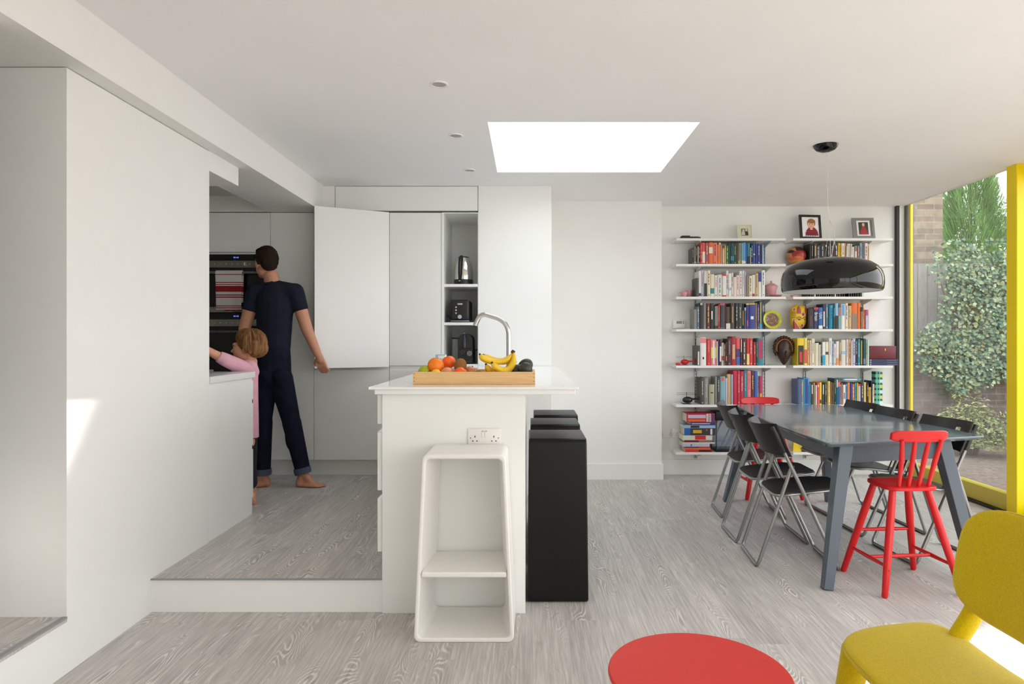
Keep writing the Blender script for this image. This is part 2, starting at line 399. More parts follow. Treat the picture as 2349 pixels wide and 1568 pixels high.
# main ceiling with the rooflight opening
SX0, SX1, SY0, SY1 = -0.234, 0.978, 3.81, 4.954
b = MB()
for (x0, x1, y0, y1) in ((-1.66, SX0, -2.2, 6.5), (SX1, 3.66, -2.2, 4.80), (SX1, 3.515, 4.80, 6.5), (SX0, SX1, -2.2, SY0), (SX0, SX1, SY1, 6.5)):
    b.box(x0, x1, y0, y1, 2.5, 2.56, CEIL)
struct(b, 'ceiling')
b = MB(); b.box(SX0 - .03, SX1 + .03, SY0 - .03, SY1 + .03, 2.575, 2.580, CLEAR); sk = struct(b, 'window_skylight')
b = MB()
for (x0, x1, y0, y1) in ((SX0 - .06, SX0, SY0 - .06, SY1 + .06), (SX1, SX1 + .06, SY0 - .06, SY1 + .06), (SX0, SX1, SY0 - .06, SY0), (SX0, SX1, SY1, SY1 + .06)):
    b.box(x0, x1, y0, y1, 2.56, 2.59, WALL)
b.build('window_frame', sk)
# back walls
struct(MB().box(1.196, 3.53, 6.23, 6.5, -0.02, 2.5, WALL), 'wall_back')
struct(MB().box(0.1, 1.196, 6.0, 6.5, -0.02, 2.5, WALL), 'wall_pier')
struct(MB().box(-3.55, 0.1, 6.0, 6.1, 0.0, 2.5, WALL), 'wall_kitchen_back')
b = MB(); b.box(0.183, 1.209, 5.986, 5.9995, 0.0, 0.145, SATIN); b.box(1.1965, 1.209, 6.0, 6.23, 0.0, 0.145, SATIN); struct(b, 'baseboard_pier', bevel=0.002)
struct(MB().box(1.209, 3.41, 6.216, 6.23, 0.0, 0.140, SATIN), 'baseboard_back', bevel=0.002)
# full-height white panelling at the end of the island, and the panel over the cupboards
b = MB(); b.box(-0.409, 0.183, 5.392, 6.0, 0.0, 2.5, SATIN); struct(b, 'wall_kitchen_end', bevel=0.002)
b = MB(); b.box(-1.565, -0.413, 5.394, 5.98, 2.300, 2.496, SATIN); struct(b, 'trim_3', bevel=0.0015)
b = MB(); b.box(-1.659, -1.569, 5.394, 5.98, 2.292, 2.499, WALL); struct(b, 'trim_4')
b = MB(); b.box(-3.4, -2.091, 5.398, 5.98, 2.292, 2.42, WALL); struct(b, 'trim_5')
# ---- glazed right wall
GX = 3.49
w1 = struct(MB().box(GX - 0.006, GX + 0.006, 4.80, 6.20, 0.14, 2.5, GLASS), 'window_1')
MB().box(GX - 0.03, GX + 0.05, 4.80, 6.20, 0.018, 0.14, YELD).build('window_sill', w1, bevel=0.004)
MB().box(GX - 0.06, GX + 0.06, -2.2, 6.20, -0.01, 0.018, mat('black threshold', (25, 25, 26), 0.5)).build('window_threshold', w1)
MB().box(GX + 0.012, GX + 0.036, 6.12, 6.15, 0.14, 2.5, YEL).build('window_jamb', w1, bevel=0.003)
MB().box(3.416, 3.441, 6.19, 6.229, 0.0, 2.5, mat('dark gasket', (30, 26, 27), 0.5)).build('window_gasket', w1)
MB().box(3.441, 3.488, 6.195, 6.229, 0.0, 2.5, SATIN).build('window_reveal', w1)
struct(MB().box(3.503, 3.56, 6.17, 6.2295, -.02, 2.6, mat('grey outer cladding', (104, 102, 100), .6)), 'trim_7')
post = struct(MB().box(3.445, 3.70, 4.708, 4.812, 0.0, 2.5, YEL), 'trim_post', bevel=0.004)
MB().rbox(3.575, 3.592, 4.690, 4.708, 0.95, 1.18, 0.004, YEL).build('door_handle', post)
# near sliding doors, outside the picture, on the outer track
w2 = struct(MB().box(3.60, 3.612, -2.1, 4.70, 0.08, 2.42, CLEAR), 'window_2')
for y in (-2.14, 1.25):
    MB().box(3.57, 3.64, y, y + 0.07, 0.0, 2.5, YEL).build('window_post', w2, bevel=0.004)
MB().box(3.57, 3.64, -2.14, 4.70, 0.0, 0.08, YELD).build('window_sill', w2, bevel=0.004)
MB().box(3.57, 3.66, -2.14, 4.70, 2.42, 2.5, YEL).build('window_head', w2, bevel=0.004)
# rear glazing behind the viewer
w3 = struct(MB().box(1.17, 3.55, -2.19, -2.178, 0.08, 2.42, CLEAR), 'window_3')
for x in (1.10, 2.30, 3.52):
    MB().box(x, x + 0.07, -2.22, -2.15, 0.0, 2.5, YEL).build('window_post', w3, bevel=0.004)
struct(MB().box(-3.95, -1.744, -2.35, -2.2, 0.0, 2.62, WALL), 'wall_rear')
struct(MB().box(-1.744, 1.10, -2.35, -2.2, 0.0, 2.5, WALL), 'wall_rear_room')
# ---- downlights
dl = None
LB = ['nearest', 'middle', 'farthest']
for i, (X, Y) in enumerate(((-0.437, 3.243), (-0.446, 4.06), (-0.436, 4.89))):
    o = thing('ceiling_downlight', f'round recessed white ceiling downlight, {LB[i]} of the three in a row', 'downlight', (X, Y, 2.5), 'recessed ceiling downlights')
    b = MB(); b.lathe([(0.034, -0.001), (0.036, -0.005), (0.0445, -0.0055), (0.0455, 0.0)], (X, Y, 2.5), SATIN, 32, caps=False); b.build('trim_ring', o)
    b = MB(); b.lathe([(0.0, -0.0008), (0.034, -0.0008)], (X, Y, 2.5), mat('frosted lens', (176, 172, 168), 0.4), caps=False); b.build('lens', o)

# ================================================================ KITCHEN
def door_panel(x0, x1, z0, z1, parent, y=5.39, m=SATIN, name='door'):
    return MB().rbox(x0, x1, y, y + 0.02, z0, z1, 0.0015, m, seg=1).build(name, parent)
CARC = mat('cabinet interior white', (226, 226, 220), 0.5)
kick = struct(MB().box(-3.4, -0.409, 5.45, 5.98, S1, 0.285, SATIN), 'trim_6')
YC = 5.39
XA = UX(620, YC); XB = UX(720, YC); XC = UX(893, YC); XD = UX(1012, YC); XE = UX(1097, YC)
g = 0.0018
# oven housing
t = thing('oven_housing_cabinet', 'tall white cabinet housing two stacked ovens, left of the man', 'cabinet', (-2.4, YC, 0.285))
b = MB(); b.box(-2.70, -2.694, 5.412, 5.98, 0.285, 2.285, CARC); b.box(XA - g - .006, XA - g, 5.412, 5.98, 0.285, 2.285, CARC); b.box(-2.694, XA - g - .006, 5.93, 5.98, 0.285, 2.285, CARC)
for z in (.285, .80, 1.946, 2.267): b.box(-2.694, XA - g - .006, 5.412, 5.93, z, z + .018, CARC)
b.build('carcass', t)
door_panel(-2.70 + g, XA - g, 1.965, 2.283, t)
door_panel(-2.70 + g, XA - g, 0.287, 0.78, t)
door_panel(-2.70 + g, XA - g, 1.925, 1.960, t, name='filler_strip')
t = thing('side_cabinet', 'tall white cabinet mostly hidden behind the left wall', 'cabinet', (-3.05, YC, 0.285))
MB().box(-3.38, -2.702, 5.412, 5.98, 0.285, 2.285, CARC).build('carcass', t); door_panel(-3.38, -2.702, 0.287, 2.283, t)
# tall larder door behind the man
t = thing('larder_cabinet', 'tall narrow white cabinet directly behind the man', 'cabinet', ((XA + XB) / 2, YC, 0.285))
MB().box(XA + g, XB - g, 5.412, 5.98, 0.285, 2.285, CARC).build('carcass', t)
door_panel(XA + g, XB - g, 0.287, 2.283, t)
ZS0, ZS1 = UZ(848, YC), UZ(838, YC)      # the gap between lower and upper doors
def cupboard(name, label, x0, x1, open_=False):
    t = thing(name, label, 'cabinet', ((x0 + x1) / 2, YC, 0.285))
    b = MB(); b.box(x0 + g, x0 + .018, 5.412, 5.98, 0.285, 2.285, CARC); b.box(x1 - .018, x1 - g, 5.412, 5.98, 0.285, 2.285, CARC)
    b.box(x0 + .018, x1 - .018, 5.94, 5.98, 0.285, 2.285, CARC)
    for z in (0.285, 1.005, 1.42, 1.84, 2.267): b.box(x0 + .018, x1 - .018, 5.415, 5.94, z, z + .018, CARC)
    b.build('carcass', t)
    door_panel(x0 + g, x1 - g, 0.287, ZS0, t)
    MB().box(x0 + g, x1 - g, 5.402, 5.414, ZS0, ZS1, mat('grip recess', (225, 225, 222), .6)).build('grip_recess', t)
    if not open_: door_panel(x0 + g, x1 - g, ZS1, 2.283, t)
    return t
t = cupboard('kitchen_cupboard', 'white cupboard whose upper door stands open in the man\'s hand', XB, XC, True)
# the open leaf: hinge on the right, free edge swung towards us
W = 0.583; d = Vector((UX(722, 5.127) - XC, 5.127 - YC, 0)).normalized(); nrm = Vector((-d.y, d.x, 0))
if nrm.y < 0: nrm = -nrm
b = MB(); b.rbox(0, W, 0, 0.02, ZS1 - 0.012, 2.287, 0.002, SATIN, seg=1)
Mx = Matrix(((d.x, nrm.x, 0, XC), (d.y, nrm.y, 0, YC - 0.001), (0, 0, 1, 0), (0, 0, 0, 1)))
b.xf(Mx); dr = b.build('door', t); dr['label'] = 'upper door swung open'
cupboard('kitchen_cupboard', 'closed white cupboard between the open door and the appliance shelves', XC, XD)
# open niche with appliances
t = thing('niche_cabinet', 'white open-fronted tall cabinet with shelves holding kettle, toaster and coffee machine', 'cabinet', ((XD + XE) / 2, YC, 0.285))
b = MB(); zb = UZ(835, YC)
b.box(XD + g, UX(1018.5, YC), 5.392, 5.98, 0.285, 2.285, SATIN); b.box(XE - .004, XE - g, 5.392, 5.98, 0.285, 2.285, SATIN)
b.box(UX(1018.5, YC), XE - .004, 5.95, 5.98, 0.285, 2.285, SATIN)
b.box(UX(1018.5, YC), XE - .004, 5.392, 5.95, UZ(489, YC), 2.285, SATIN); b.box(UX(1018.5, YC), XE - .004, 5.392, 5.95, zb - 0.04, zb, SATIN)
b.build('carcass', t)
NS = []
for y in (651, 739):
    z = UZ(y, YC); NS.append(z); MB().box(UX(1018.5, YC), XE - .004, 5.394, 5.95, z - .022, z, SATIN).build('shelf', t)
NS.append(zb)
door_panel(XD + g, XE - g, 0.287, zb - 0.045, t)

# ---- ovens
BGL = mat('black oven glass', (10, 10, 11), 0.06, spec=0.6); OST = mat('oven steel', (150, 146, 136), 0.3, metal=0.9)
def oven(label, ytop, h):
    x0, x1 = -2.688, XA - g - .008; z1 = UZ(ytop, YC); t = thing('built_in_oven', label, 'oven', ((x0 + x1) / 2, 5.37, z1 - h), 'built-in ovens')
    MB().box(x0, x1, 5.375, 5.90, z1 - h, z1, mat('oven casing', (40, 40, 40), .5)).build('body', t)
    MB().box(x0, x1, 5.366, 5.376, z1 - .050, z1, BGL).build('display_panel', t)
    b = MB()
    for k, dx in enumerate((0, .010, .024, .034)): b.box(-2.375 + dx, -2.375 + dx + .006, 5.3650, 5.3662, z1 - .030, z1 - .020, mat('display glow', (120, 140, 255), .5, emit=(110, 130, 255), emit_s=1.2))
    b.build('clock', t)
    MB().box(x0, x1, 5.362, 5.376, z1 - .106, z1 - .051, OST).build('control_panel', t, bevel=0.001)
    for k in range(10): b = MB(); b.ell((-2.62 + k * .047, 5.361, z1 - .078), (.004, .004, .004), mat('pale button', (200, 200, 195), .4), 8, 6); b.build('button', t)
    b = MB(); b.rbox(-2.285, -2.275, 5.345, 5.364, z1 - .092, z1 - .064, .002, CHROME); b.build('knob', t)
    MB().box(x0, x1, 5.362, 5.376, z1 - h + .05, z1 - .110, BGL).build('door', t, bevel=0.001)
    b = MB(); b.tube([(x0 + .02, 5.325, z1 - .150), (x1 - .02, 5.325, z1 - .150)], .0105, OST)
    for x in (x0 + .05, x1 - .05): b.tube([(x, 5.325, z1 - .150), (x, 5.365, z1 - .150)], .007, OST, 8)
    b.build('handle', t)
    MB().box(x0, x1, 5.362, 5.376, z1 - h, z1 - h + .045, OST).build('bottom_trim', t, bevel=0.001)
oven('upper black and steel built-in oven with the striped towel on it', 584, 0.466)
oven('lower black and steel built-in oven behind the child', 718, 0.62)

# ---- striped towel over the upper oven handle
STR = [(a, b_, (150, 18, 34)) for a, b_ in ((.012, .022), (.034, .041), (.049, .056), (.118, .127), (.135, .143), (.165, .212), (.220, .226), (.236, .243), (.300, .306))]
TOW = stripe_material('striped tea towel', (214, 208, 205), STR)
zt = UZ(584, YC) - .150; x0 = UX(494, 5.31); x1 = UX(555, 5.31); NX = 18; b = MB(); vs = []; prof = []
for k in range(16): prof.append((5.3085 - .0015 * math.sin(k), zt - .31 + .31 * k / 15))
for k in range(1, 8): a = PI * k / 8; prof.append((5.325 - .0155 * math.cos(a), zt + .0155 * math.sin(a)))
for k in range(12): prof.append((5.3415, zt - .24 * k / 11))
for i in range(NX + 1):
    u = i / NX
    for j, (yy, zz) in enumerate(prof):
        fall = max(0, (zt - zz) / .31); ed = (.006 * math.sin(u * 9) + .010 * (1 - u)) if j == 0 else 0
        vs.append((x0 + (x1 - x0) * u + .006 * fall * (1 - u) - .004 * fall * u, yy + (.004 * math.sin(u * 11 + 1) * fall if yy < 5.325 else 0), zz + ed))
n = len(prof); b.add(vs, [(i * n + j, (i + 1) * n + j, (i + 1) * n + j + 1, i * n + j + 1) for i in range(NX) for j in range(n - 1)], TOW, True)
o = b.build('tea_towel', origin=(x0, 5.31, zt - .32)); tag(o, 'white tea towel with dark red stripes hanging over the upper oven handle', 'towel')
so = o.modifiers.new('s', 'SOLIDIFY'); so.thickness = 0.003; so.offset = 0

# ---- left worktop unit with the hob side facing the cooker wall
t = thing('base_cabinet', 'white base cabinet with drawers at the end of the left wall', 'cabinet', (-2.4, 3.93, S1))
MB().box(-3.38, -1.748, 3.645, 4.215, 0.155, 1.018, SATIN).build('body', t, bevel=.0015)
for z0, z1 in ((.26, .565), (.592, .855), (.882, 1.0)):
    for x0, x1 in ((-2.56, -1.75), (-3.37, -2.565)): MB().rbox(x0, x1, 4.216, 4.236, z0, z1, .0015, SATIN, 1).build('drawer_front', t)
b = MB(); 
for z in (.569, .859): b.box(-3.37, -1.750, 4.2165, 4.232, z, z + .019, DARK)
b.build('finger_groove', t)
wt = MB().rbox(-3.38, -1.738, 3.645, 4.240, 1.018, 1.056, .002, mat('white worktop', (226, 228, 228), .25), 1).build('worktop'); tag(wt, 'white worktop slab the child is leaning over', 'worktop')
b = MB(); b.rbox(-2.55, -1.97, 3.76, 4.10, 1.0565, 1.064, .003, mat('black hob glass', (18, 18, 20), .08)); o = b.build('cooking_hob'); tag(o, 'flat black hob let into the left worktop', 'hob')
b = MB(); b.rbox(-2.38, -1.90, 3.70, 4.02, 1.0665, 1.070, .0015, STEEL); b.rbox(-2.38, -1.90, 3.70, 3.706, 1.0665, 1.078, .001, STEEL); b.rbox(-2.38, -1.90, 4.014, 4.02, 1.0665, 1.078, .001, STEEL)
o = b.build('metal_tray', origin=(-2.14, 3.86, 1.0665)); tag(o, 'thin silver metal tray lying on the hob beside the child\'s arm', 'tray')

# ================================================================ ISLAND
t = thing('kitchen_island', 'long white kitchen island with drawers on its left and a socket on its end', 'kitchen island', (-0.35, 4.2, 0))
b = MB(); b.box(-0.652, -0.016, 3.092, 5.388, 0.0, 1.009, SATIN); b.build('body', t)
MB().box(-0.675, -0.016, 3.070, 3.091, 0.0, 1.009, SATIN).build('end_panel', t, bevel=.001)
for k, (z0, z1) in enumerate(((0.276, 0.540), (0.560, 0.848), (0.868, 1.003))):
    for j in range(4):
        y0 = 3.094 + j * .573
        b = MB(); b.rbox(-0.702, -0.680, y0, y0 + .571, z0, z1 - (0.018 if k < 2 else 0), .0015, SATIN, 1)
        if k < 2: b.prism([(-0.702, z1 - .018), (-0.684, z1), (-0.680, z1), (-0.680, z1 - .018)], y0, y0 + .571, SATIN, 'XZ')
        b.build('drawer_front', t)
# double socket on the end panel
def socket(label, X, Y, Z, w=0.146, h=0.086, double=True, switches=True, ny=-1):
    t = thing('wall_socket', label, 'socket', (X, Y, Z))
    pl = mat('white socket plastic', (232, 230, 226), .35)
    MB().rbox(X - w / 2, X + w / 2, Y - .009, Y, Z - h / 2, Z + h / 2, .0035, pl).build('face_plate', t)
    b = MB()
    for cx in ((-.0435, .0435) if double else (0,)):
        b.box(X + cx - .002, X + cx + .002, Y - .0096, Y - .0088, Z - .004, Z + .005, DARK)
        for q in (-.0095, .0095): b.box(X + cx + q - .0034, X + cx + q + .0034, Y - .0096, Y - .0088, Z - .0215, Z - .0175, DARK)
    b.build('pin_holes', t)
    if switches:
        for cx in (-.0075, .0075):
            s_ = MB().rbox(X + cx - .0062, X + cx + .0062, Y - .0115, Y - .008, Z - .004, Z + .024, .001, pl).build('switch', t)
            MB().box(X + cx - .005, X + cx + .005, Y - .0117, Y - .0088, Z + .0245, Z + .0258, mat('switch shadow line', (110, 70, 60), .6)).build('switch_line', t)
    b = MB()
    for q in (-1, 1): b.lathe([(0, .0008), (.0026, .0006), (.003, 0)], (X + q * (w / 2 - .012), Y - .0088, Z - .006), mat('screw', (120, 112, 108), .4, metal=.5), 10, Matrix.Rotation(PI / 2, 3, 'X'))
    b.build('screws', t)
    return t
socket('white double socket with two switches on the island end', UX(1111.5, 3.07), 3.0695, UZ(1000.5, 3.07), w=0.152, h=0.076)
socket('white double wall socket right beside the pier, left of the magazines', UX(1528, 6.22), 6.2295, UZ(993, 6.22), w=.088, h=.09, double=True, switches=False)
socket('white wall socket half hidden by the magazine stack', UX(1553, 6.22), 6.2295, UZ(993, 6.22), w=.088, h=.09, double=False, switches=False)
# worktop with recessed underside skirt
t = thing('island_worktop', 'thin polished white stone worktop on the kitchen island', 'worktop', (-0.25, 4.2, 1.0095))
MB().rbox(-0.727, 0.226, 3.02, 5.388, 1.0322, 1.044, .002, QUARTZ, 1).build('slab', t)
MB().rbox(-0.702, 0.212, 3.034, 5.388, 1.0095, 1.0320, .002, SATIN, 1).build('skirt', t)
# tap
TX, TY = UX(1167, 4.3), 4.3
t = thing('kitchen_tap', 'tall brushed steel angled kitchen tap behind the bananas', 'tap', (TX, TY, 1.044))
b = MB(); b.lathe([(.026, 0), (.026, .006), (.022, .010)], (TX, TY, 1.044), STEEL, 28); b.build('base_ring', t)
pts = fillet([(TX, TY, 1.045), (TX, TY, UZ(737, TY)), (UX(1103, TY), TY, UZ(718, TY)), (UX(1090, TY), TY, UZ(746, TY))], .10, 10)
b = MB(); b.tube(pts, .0155, STEEL, 18); b.build('spout', t)
b = MB(); b.tube([(TX, TY, 1.09), (TX + .035, TY, 1.09), (TX + .05, TY, 1.12)], .006, STEEL, 10); b.build('lever', t)

# ---- appliances in the niche
def label_text(txt, size, m, M, name, parent, stretch=1.0):
    b = text_mesh(txt, size, m, stretch=stretch); b.xf(M); return b.build(name, parent)
Yk = 5.52; z = NS[0]; X = UX(1063.5, Yk)
t = thing('electric_kettle', 'polished steel and black kettle on the top niche shelf', 'kettle', (X, Yk, z))
b = MB(); b.lathe([(.070, .004), (.078, .006), (.080, .040), (.078, .045)], (X, Yk, z), BLKP, 36); b.build('base', t)
b = MB(); b.lathe([(.078, .045), (.0795, .07), (.077, .12), (.068, .175), (.054, .212), (.046, .224)], (X, Yk, z), CHROME, 40); b.build('jug', t)
b = MB(); b.lathe([(.046, .224), (.044, .232), (.024, .238), (.0, .239)], (X, Yk, z), BLKP, 32); b.build('lid', t)
b = MB(); b.tube(fillet([(X - .014, Yk - .045, z + .232), (X - .018, Yk - .10, z + .215), (X - .022, Yk - .105, z + .10), (X - .022, Yk - .075, z + .045)], .05, 6), .0145, BLKP, 12, flat=.8); b.build('handle', t)
b = MB(); b.ell((X - .026, Yk - .082, z + .03), (.009, .004, .005), STEEL, 12, 8); b.build('switch', t)
Yk = 5.50; z = NS[1]; X = UX(1057.5, Yk)
t = thing('toaster', 'black toaster with round dial on the middle niche shelf', 'toaster', (X, Yk, z))
b = MB(); b.rbox(X - .080, X + .080, Yk - .10, Yk + .16, z + .012, z + .185, .022, BLKP, 4)
b.build('body', t)
MB().rbox(X - .075, X + .078, Yk - .112, Yk + .15, z + .003, z + .018, .005, mat('toaster base grey', (105, 108, 112), .3, metal=.4)).build('base', t)
b = MB(); b.lathe([(.0, .010), (.015, .009), (.017, 0)], (X + .000, Yk - .101, z + .045), mat('silver dial', (185, 192, 198), .3, metal=.3), 24, Matrix.Rotation(PI / 2, 3, 'X')); b.build('dial', t)
b = MB()
for k in range(3): b.lathe([(.0, .004), (.006, .003), (.007, 0)], (X - .030, Yk - .101, z + .075 + k * .024), mat('silver dial', (185, 192, 198)), 14, Matrix.Rotation(PI / 2, 3, 'X'))
b.build('buttons', t)
MB().rbox(X - .018, X + .022, Yk - .106, Yk - .098, z + .142, z + .155, .002, mat('toaster display', (170, 172, 166), .4)).build('lever', t)
b = MB(); b.box(X - .001, X + .001, Yk - .1015, Yk - .099, z + .06, z + .165, DARK); b.build('lever_slot', t)
b = MB(); b.tube(fillet([(X - .07, Yk + .02, z + .006), (X - .098, Yk - .06, z + .05), (X - .110, Yk - .07, z + .065), (X - .108, Yk - .075, z + .02), (X - .078, Yk - .09, z + .006)], .02, 5), .0028, BLKP, 8); b.build('cord', t)
z = NS[2]; X = UX(1069, Yk)
t = thing('coffee_machine', 'black capsule coffee machine with clear tank on the bottom niche shelf', 'coffee machine', (X, Yk, z))
poly = [(X - .062, z + .002), (X + .062, z + .002)] + [(X + .062 * math.cos(a), z + .185 + .062 * math.sin(a)) for a in [PI * k / 16 for k in range(17)]]
b = MB(); b.prism(poly, Yk - .06, Yk + .16, BLKP, 'XZ', True); b.build('body', t, bevel=.006, seg=2)
b = MB(); b.tube([(X - .006, Yk - .066, z + .135), (X - .006, Yk - .074, z + .20), (X - .006, Yk - .062, z + .235)], [.014, .014, .008], mat('dark grey lever', (48, 50, 54), .3), 14); b.build('lever', t)
b = MB(); b.ell((X - .012, Yk - .01, z + .245), (.014, .02, .010), mat('silver dial', (185, 192, 198)), 14, 8); b.build('cap', t)
b = MB(); b.box(X - .054, X + .054, Yk - .062, Yk - .059, z + .012, z + .128, mat('glossy black front', (16, 16, 17), .15)); b.build('front_plate', t)
b = MB()
for r_ in (.0, .008, .014, .019):
    nn = 1 if r_ == 0 else int(r_ * 750)
    for k in range(nn): b.ell((X + .034 + r_ * math.cos(2 * PI * k / nn), Yk - .0632, z + .086 + r_ * math.sin(2 * PI * k / nn)), (.0022, .0012, .0022), mat('pale dots', (205, 205, 200), .4), 6, 4)
b.ring([(X - .022 + .016 * math.cos(a), Yk - .063, z + .098 + .016 * math.sin(a)) for a in [2 * PI * k / 20 for k in range(20)]], .0016, mat('dark grey lever', (48, 50, 54)), 6)
b.build('front_emblem', t)
MB().rbox(X - .118, X - .066, Yk + .03, Yk + .14, z + .002, z + .205, .006, glass_material('smoky tank', (.78, .78, .76), 1.5, haze=.35)).build('water_tank', t)
MB().rbox(X - .120, X - .064, Yk + .025, Yk + .145, z + .205, z + .217, .004, BLKP).build('tank_lid', t)
b = MB(); b.tube(fillet([(X + .06, Yk + .05, z + .12), (X + .08, Yk, z + .11), (X + .10, Yk - .02, z + .12)], .02), .003, BLKP, 8); b.build('cord', t)

# ---- mug or carton behind the oranges
X = UX(1012, 3.9); b = MB(); b.rbox(X - .028, X + .028, 3.86, 3.92, 1.044, 1.172, .003, mat('pale blue carton', (150, 186, 214), .5)); b.box(X - .012, X + .029, 3.859, 3.921, 1.150, 1.1665, mat('cream carton top', (226, 226, 208), .5))
o = b.build('small_carton'); tag(o, 'small pale blue carton standing behind the oranges on the worktop', 'carton')

# ================================================================ FRUIT TRAY
BAM = mat('bamboo', (226, 184, 128), .45, var=.10, scale=6, stretch=(1.2, 1, 26))
t = thing('bamboo_tray', 'rectangular pale bamboo tray full of fruit on the island', 'tray', (-0.263, 3.35, 1.044))
tx0, tx1, ty0, ty1, tz = -0.557, 0.031, 3.205, 3.505, 1.0445
b = MB(); b.rbox(tx0, tx1, ty0, ty0 + .012, tz, tz + .0595, .001, BAM, 1); b.build('front_side', t)
b = MB(); b.rbox(tx0, tx1, ty1 - .012, ty1, tz, tz + .0595, .001, BAM, 1); b.build('back_side', t)
for x in (tx0 + .0005, tx1 - .0125):
    b = MB(); b.rbox(x, x + .012, ty0 + .0125, ty1 - .0125, tz, tz + .0590, .001, BAM, 1); b.build('end_side', t)
MB().box(tx0 + .013, tx1 - .013, ty0 + .013, ty1 - .013, tz + .002, tz + .008, BAM).build('base', t)
b = MB()
for x in (tx0 + .004, tx1 - .009):
    for z in (.012, .030, .048): b.box(x, x + .005, ty0 - .0003, ty0 + .002, tz + z, tz + z + .005, mat('bamboo joint', (176, 122, 70), .5))
b.build('finger_joints', t)
ORG = mat('orange peel', (250, 128, 12), .4, var=.06, scale=260, bump=.35); TAN = mat('tangerine peel', (248, 104, 22), .4, var=.10, scale=40, bump=.3)
LIM = mat('lime peel', (168, 188, 22), .4, var=.10, scale=30, bump=.2); LEM = mat('lemon peel', (250, 206, 60), .4, var=.04, scale=200, bump=.2)
APP = mat('apple skin', (226, 150, 96), .35, var=.35, scale=9); KIW = mat('kiwi skin', (146, 102, 52), .85, var=.2, scale=220, bump=.5)
AVO = mat('avocado skin', (52, 54, 44), .5, var=.25, scale=90, bump=.8); BAN = mat('banana peel', (238, 196, 40), .45, var=.07, scale=14); BRN = mat('banana tip', (70, 54, 30), .7)
STEMM = mat('fruit stem', (92, 110, 46), .7)
def fruit(name, label, cat, px, py, Y, r, m, sq=1.0, tilt=0, stem=True, grp='fruit in the bamboo tray'):
    c = U(px, py, Y); o = thing(name, label, cat, (c.x, c.y, c.z - r), grp)
    fn = (lambda d: Vector((d.x, d.y, d.z * (1 - .12 * math.exp(-(d.x ** 2 + d.y ** 2) * 14))))) if cat in ('orange', 'apple') else None
    R = Matrix.Rotation(tilt, 3, 'Y')
    b = MB(); b.ell(c, (r, r, r * sq), m, 28, 18, R, fn); b.build('flesh' if cat != 'orange' else 'peel', o)
    if stem:
        p = c + R @ Vector((0, 0, r * sq * .87)); q = c + R @ Vector((0, 0, r * sq * (.97 if cat != 'apple' else 1.12)))
        b = MB(); b.tube([p, q], [.004, .0025], STEMM, 8); b.build('stem', o)
    return o
fruit('lime', 'bright green lime at the left end of the tray', 'lime', 973, 851, 3.27, .0265, LIM, 1.1, 1.2)
fruit('orange', 'large smooth orange, left of the two standing high in the tray', 'orange', 999.5, 838, 3.28, .0405, ORG, .97, .3)
fruit('orange', 'reddish orange right behind the big one, left of the brown kiwi', 'orange', 1029.5, 830.5, 3.36, .0350, TAN, .95, -.3)
fruit('kiwi', 'upright brown kiwi sticking up beside the oranges', 'kiwi', 1056, 838, 3.31, .0315, KIW, 1.15, .2, stem=False)
fruit('lemon', 'yellow lemon just showing over the tray edge below the large orange', 'lemon', 1000, 858, 3.245, .026, LEM, 1.0, .9)
fruit('apple', 'red and yellow apple lying left of the kiwi', 'apple', 1024, 856, 3.262, .0325, APP, .93, -.5)
fruit('orange', 'low orange at the tray front under the kiwi', 'orange', 1057, 857, 3.255, .0335, TAN, .97, .6)
fruit('apple', 'pinkish apple behind the front edge right of the kiwi', 'apple', 1079, 852, 3.36, .030, APP, .93, .4)
fruit('kiwi', 'brown kiwi lying low in the middle of the tray', 'kiwi', 1096, 862, 3.29, .0265, KIW, 1.2, 1.4, stem=False)
fruit('orange', 'orange half hidden under the bananas', 'orange', 1128, 866, 3.255, .026, TAN, .97, .2)
fruit('avocado', 'dark avocado lying against the right end of the bananas', 'avocado', 1186, 849, 3.31, .029, AVO, 1.25, 1.25, stem=False)
fruit('avocado', 'dark avocado in the right front corner of the tray', 'avocado', 1205.5, 847, 3.27, .0335, AVO, 1.1, .25, stem=False)
fruit('avocado', 'dark avocado at the right end, behind and above its neighbours', 'avocado', 1205, 839, 3.39, .0345, AVO, 1.2, .9, stem=False)
for x_, y_, r_ in ((1010, 858, .030), (1040, 858, .031)):
    pass
t = thing('banana_bunch', 'bunch of yellow bananas at the right of the fruit tray', 'bananas', tuple(U(1150, 855, 3.33)))
ST = U(1177, 806, 3.32)
def banana(p, r=.0165, name='banana', flat=1.0):
    pts = []
    P = [Vector(q) for q in p]; N = 18
    for k in range(N + 1):
        u = k / N; n = len(P) - 1; q = [x.copy() for x in P]
        for lv in range(n): q = [q[i] * (1 - u) + q[i + 1] * u for i in range(len(q) - 1)]
        pts.append(q[0])
    rs = [r * (.36 + .64 * min(1, (k / N) * 4.5)) * (1 if k / N < .86 else max(.34, 1 - ((k / N - .86) / .14) ** 2 * .66)) for k in range(N + 1)]
    b = MB(); b.tube(pts, rs, BAN, seg=6); o = b.build(name, t, ang=3)
    d = (pts[-1] - pts[-2]).normalized(); b = MB(); b.tube([pts[-1] - d * .001, pts[-1] + d * .006], [rs[-1] * 1.02, rs[-1] * .8], BRN, 8); b.build('tip', o)
banana([ST, U(1168, 834, 3.33), U(1140, 832, 3.30), U(1110, 830, 3.27), U(1101, 813, 3.26)])
banana([ST, U(1172, 836, 3.37), U(1150, 830, 3.38), U(1125, 828, 3.36), U(1110, 814, 3.33)])
banana([ST, U(1185, 842, 3.31), U(1165, 862, 3.28), U(1142, 852, 3.25), U(1129, 832, 3.235)], .0185)
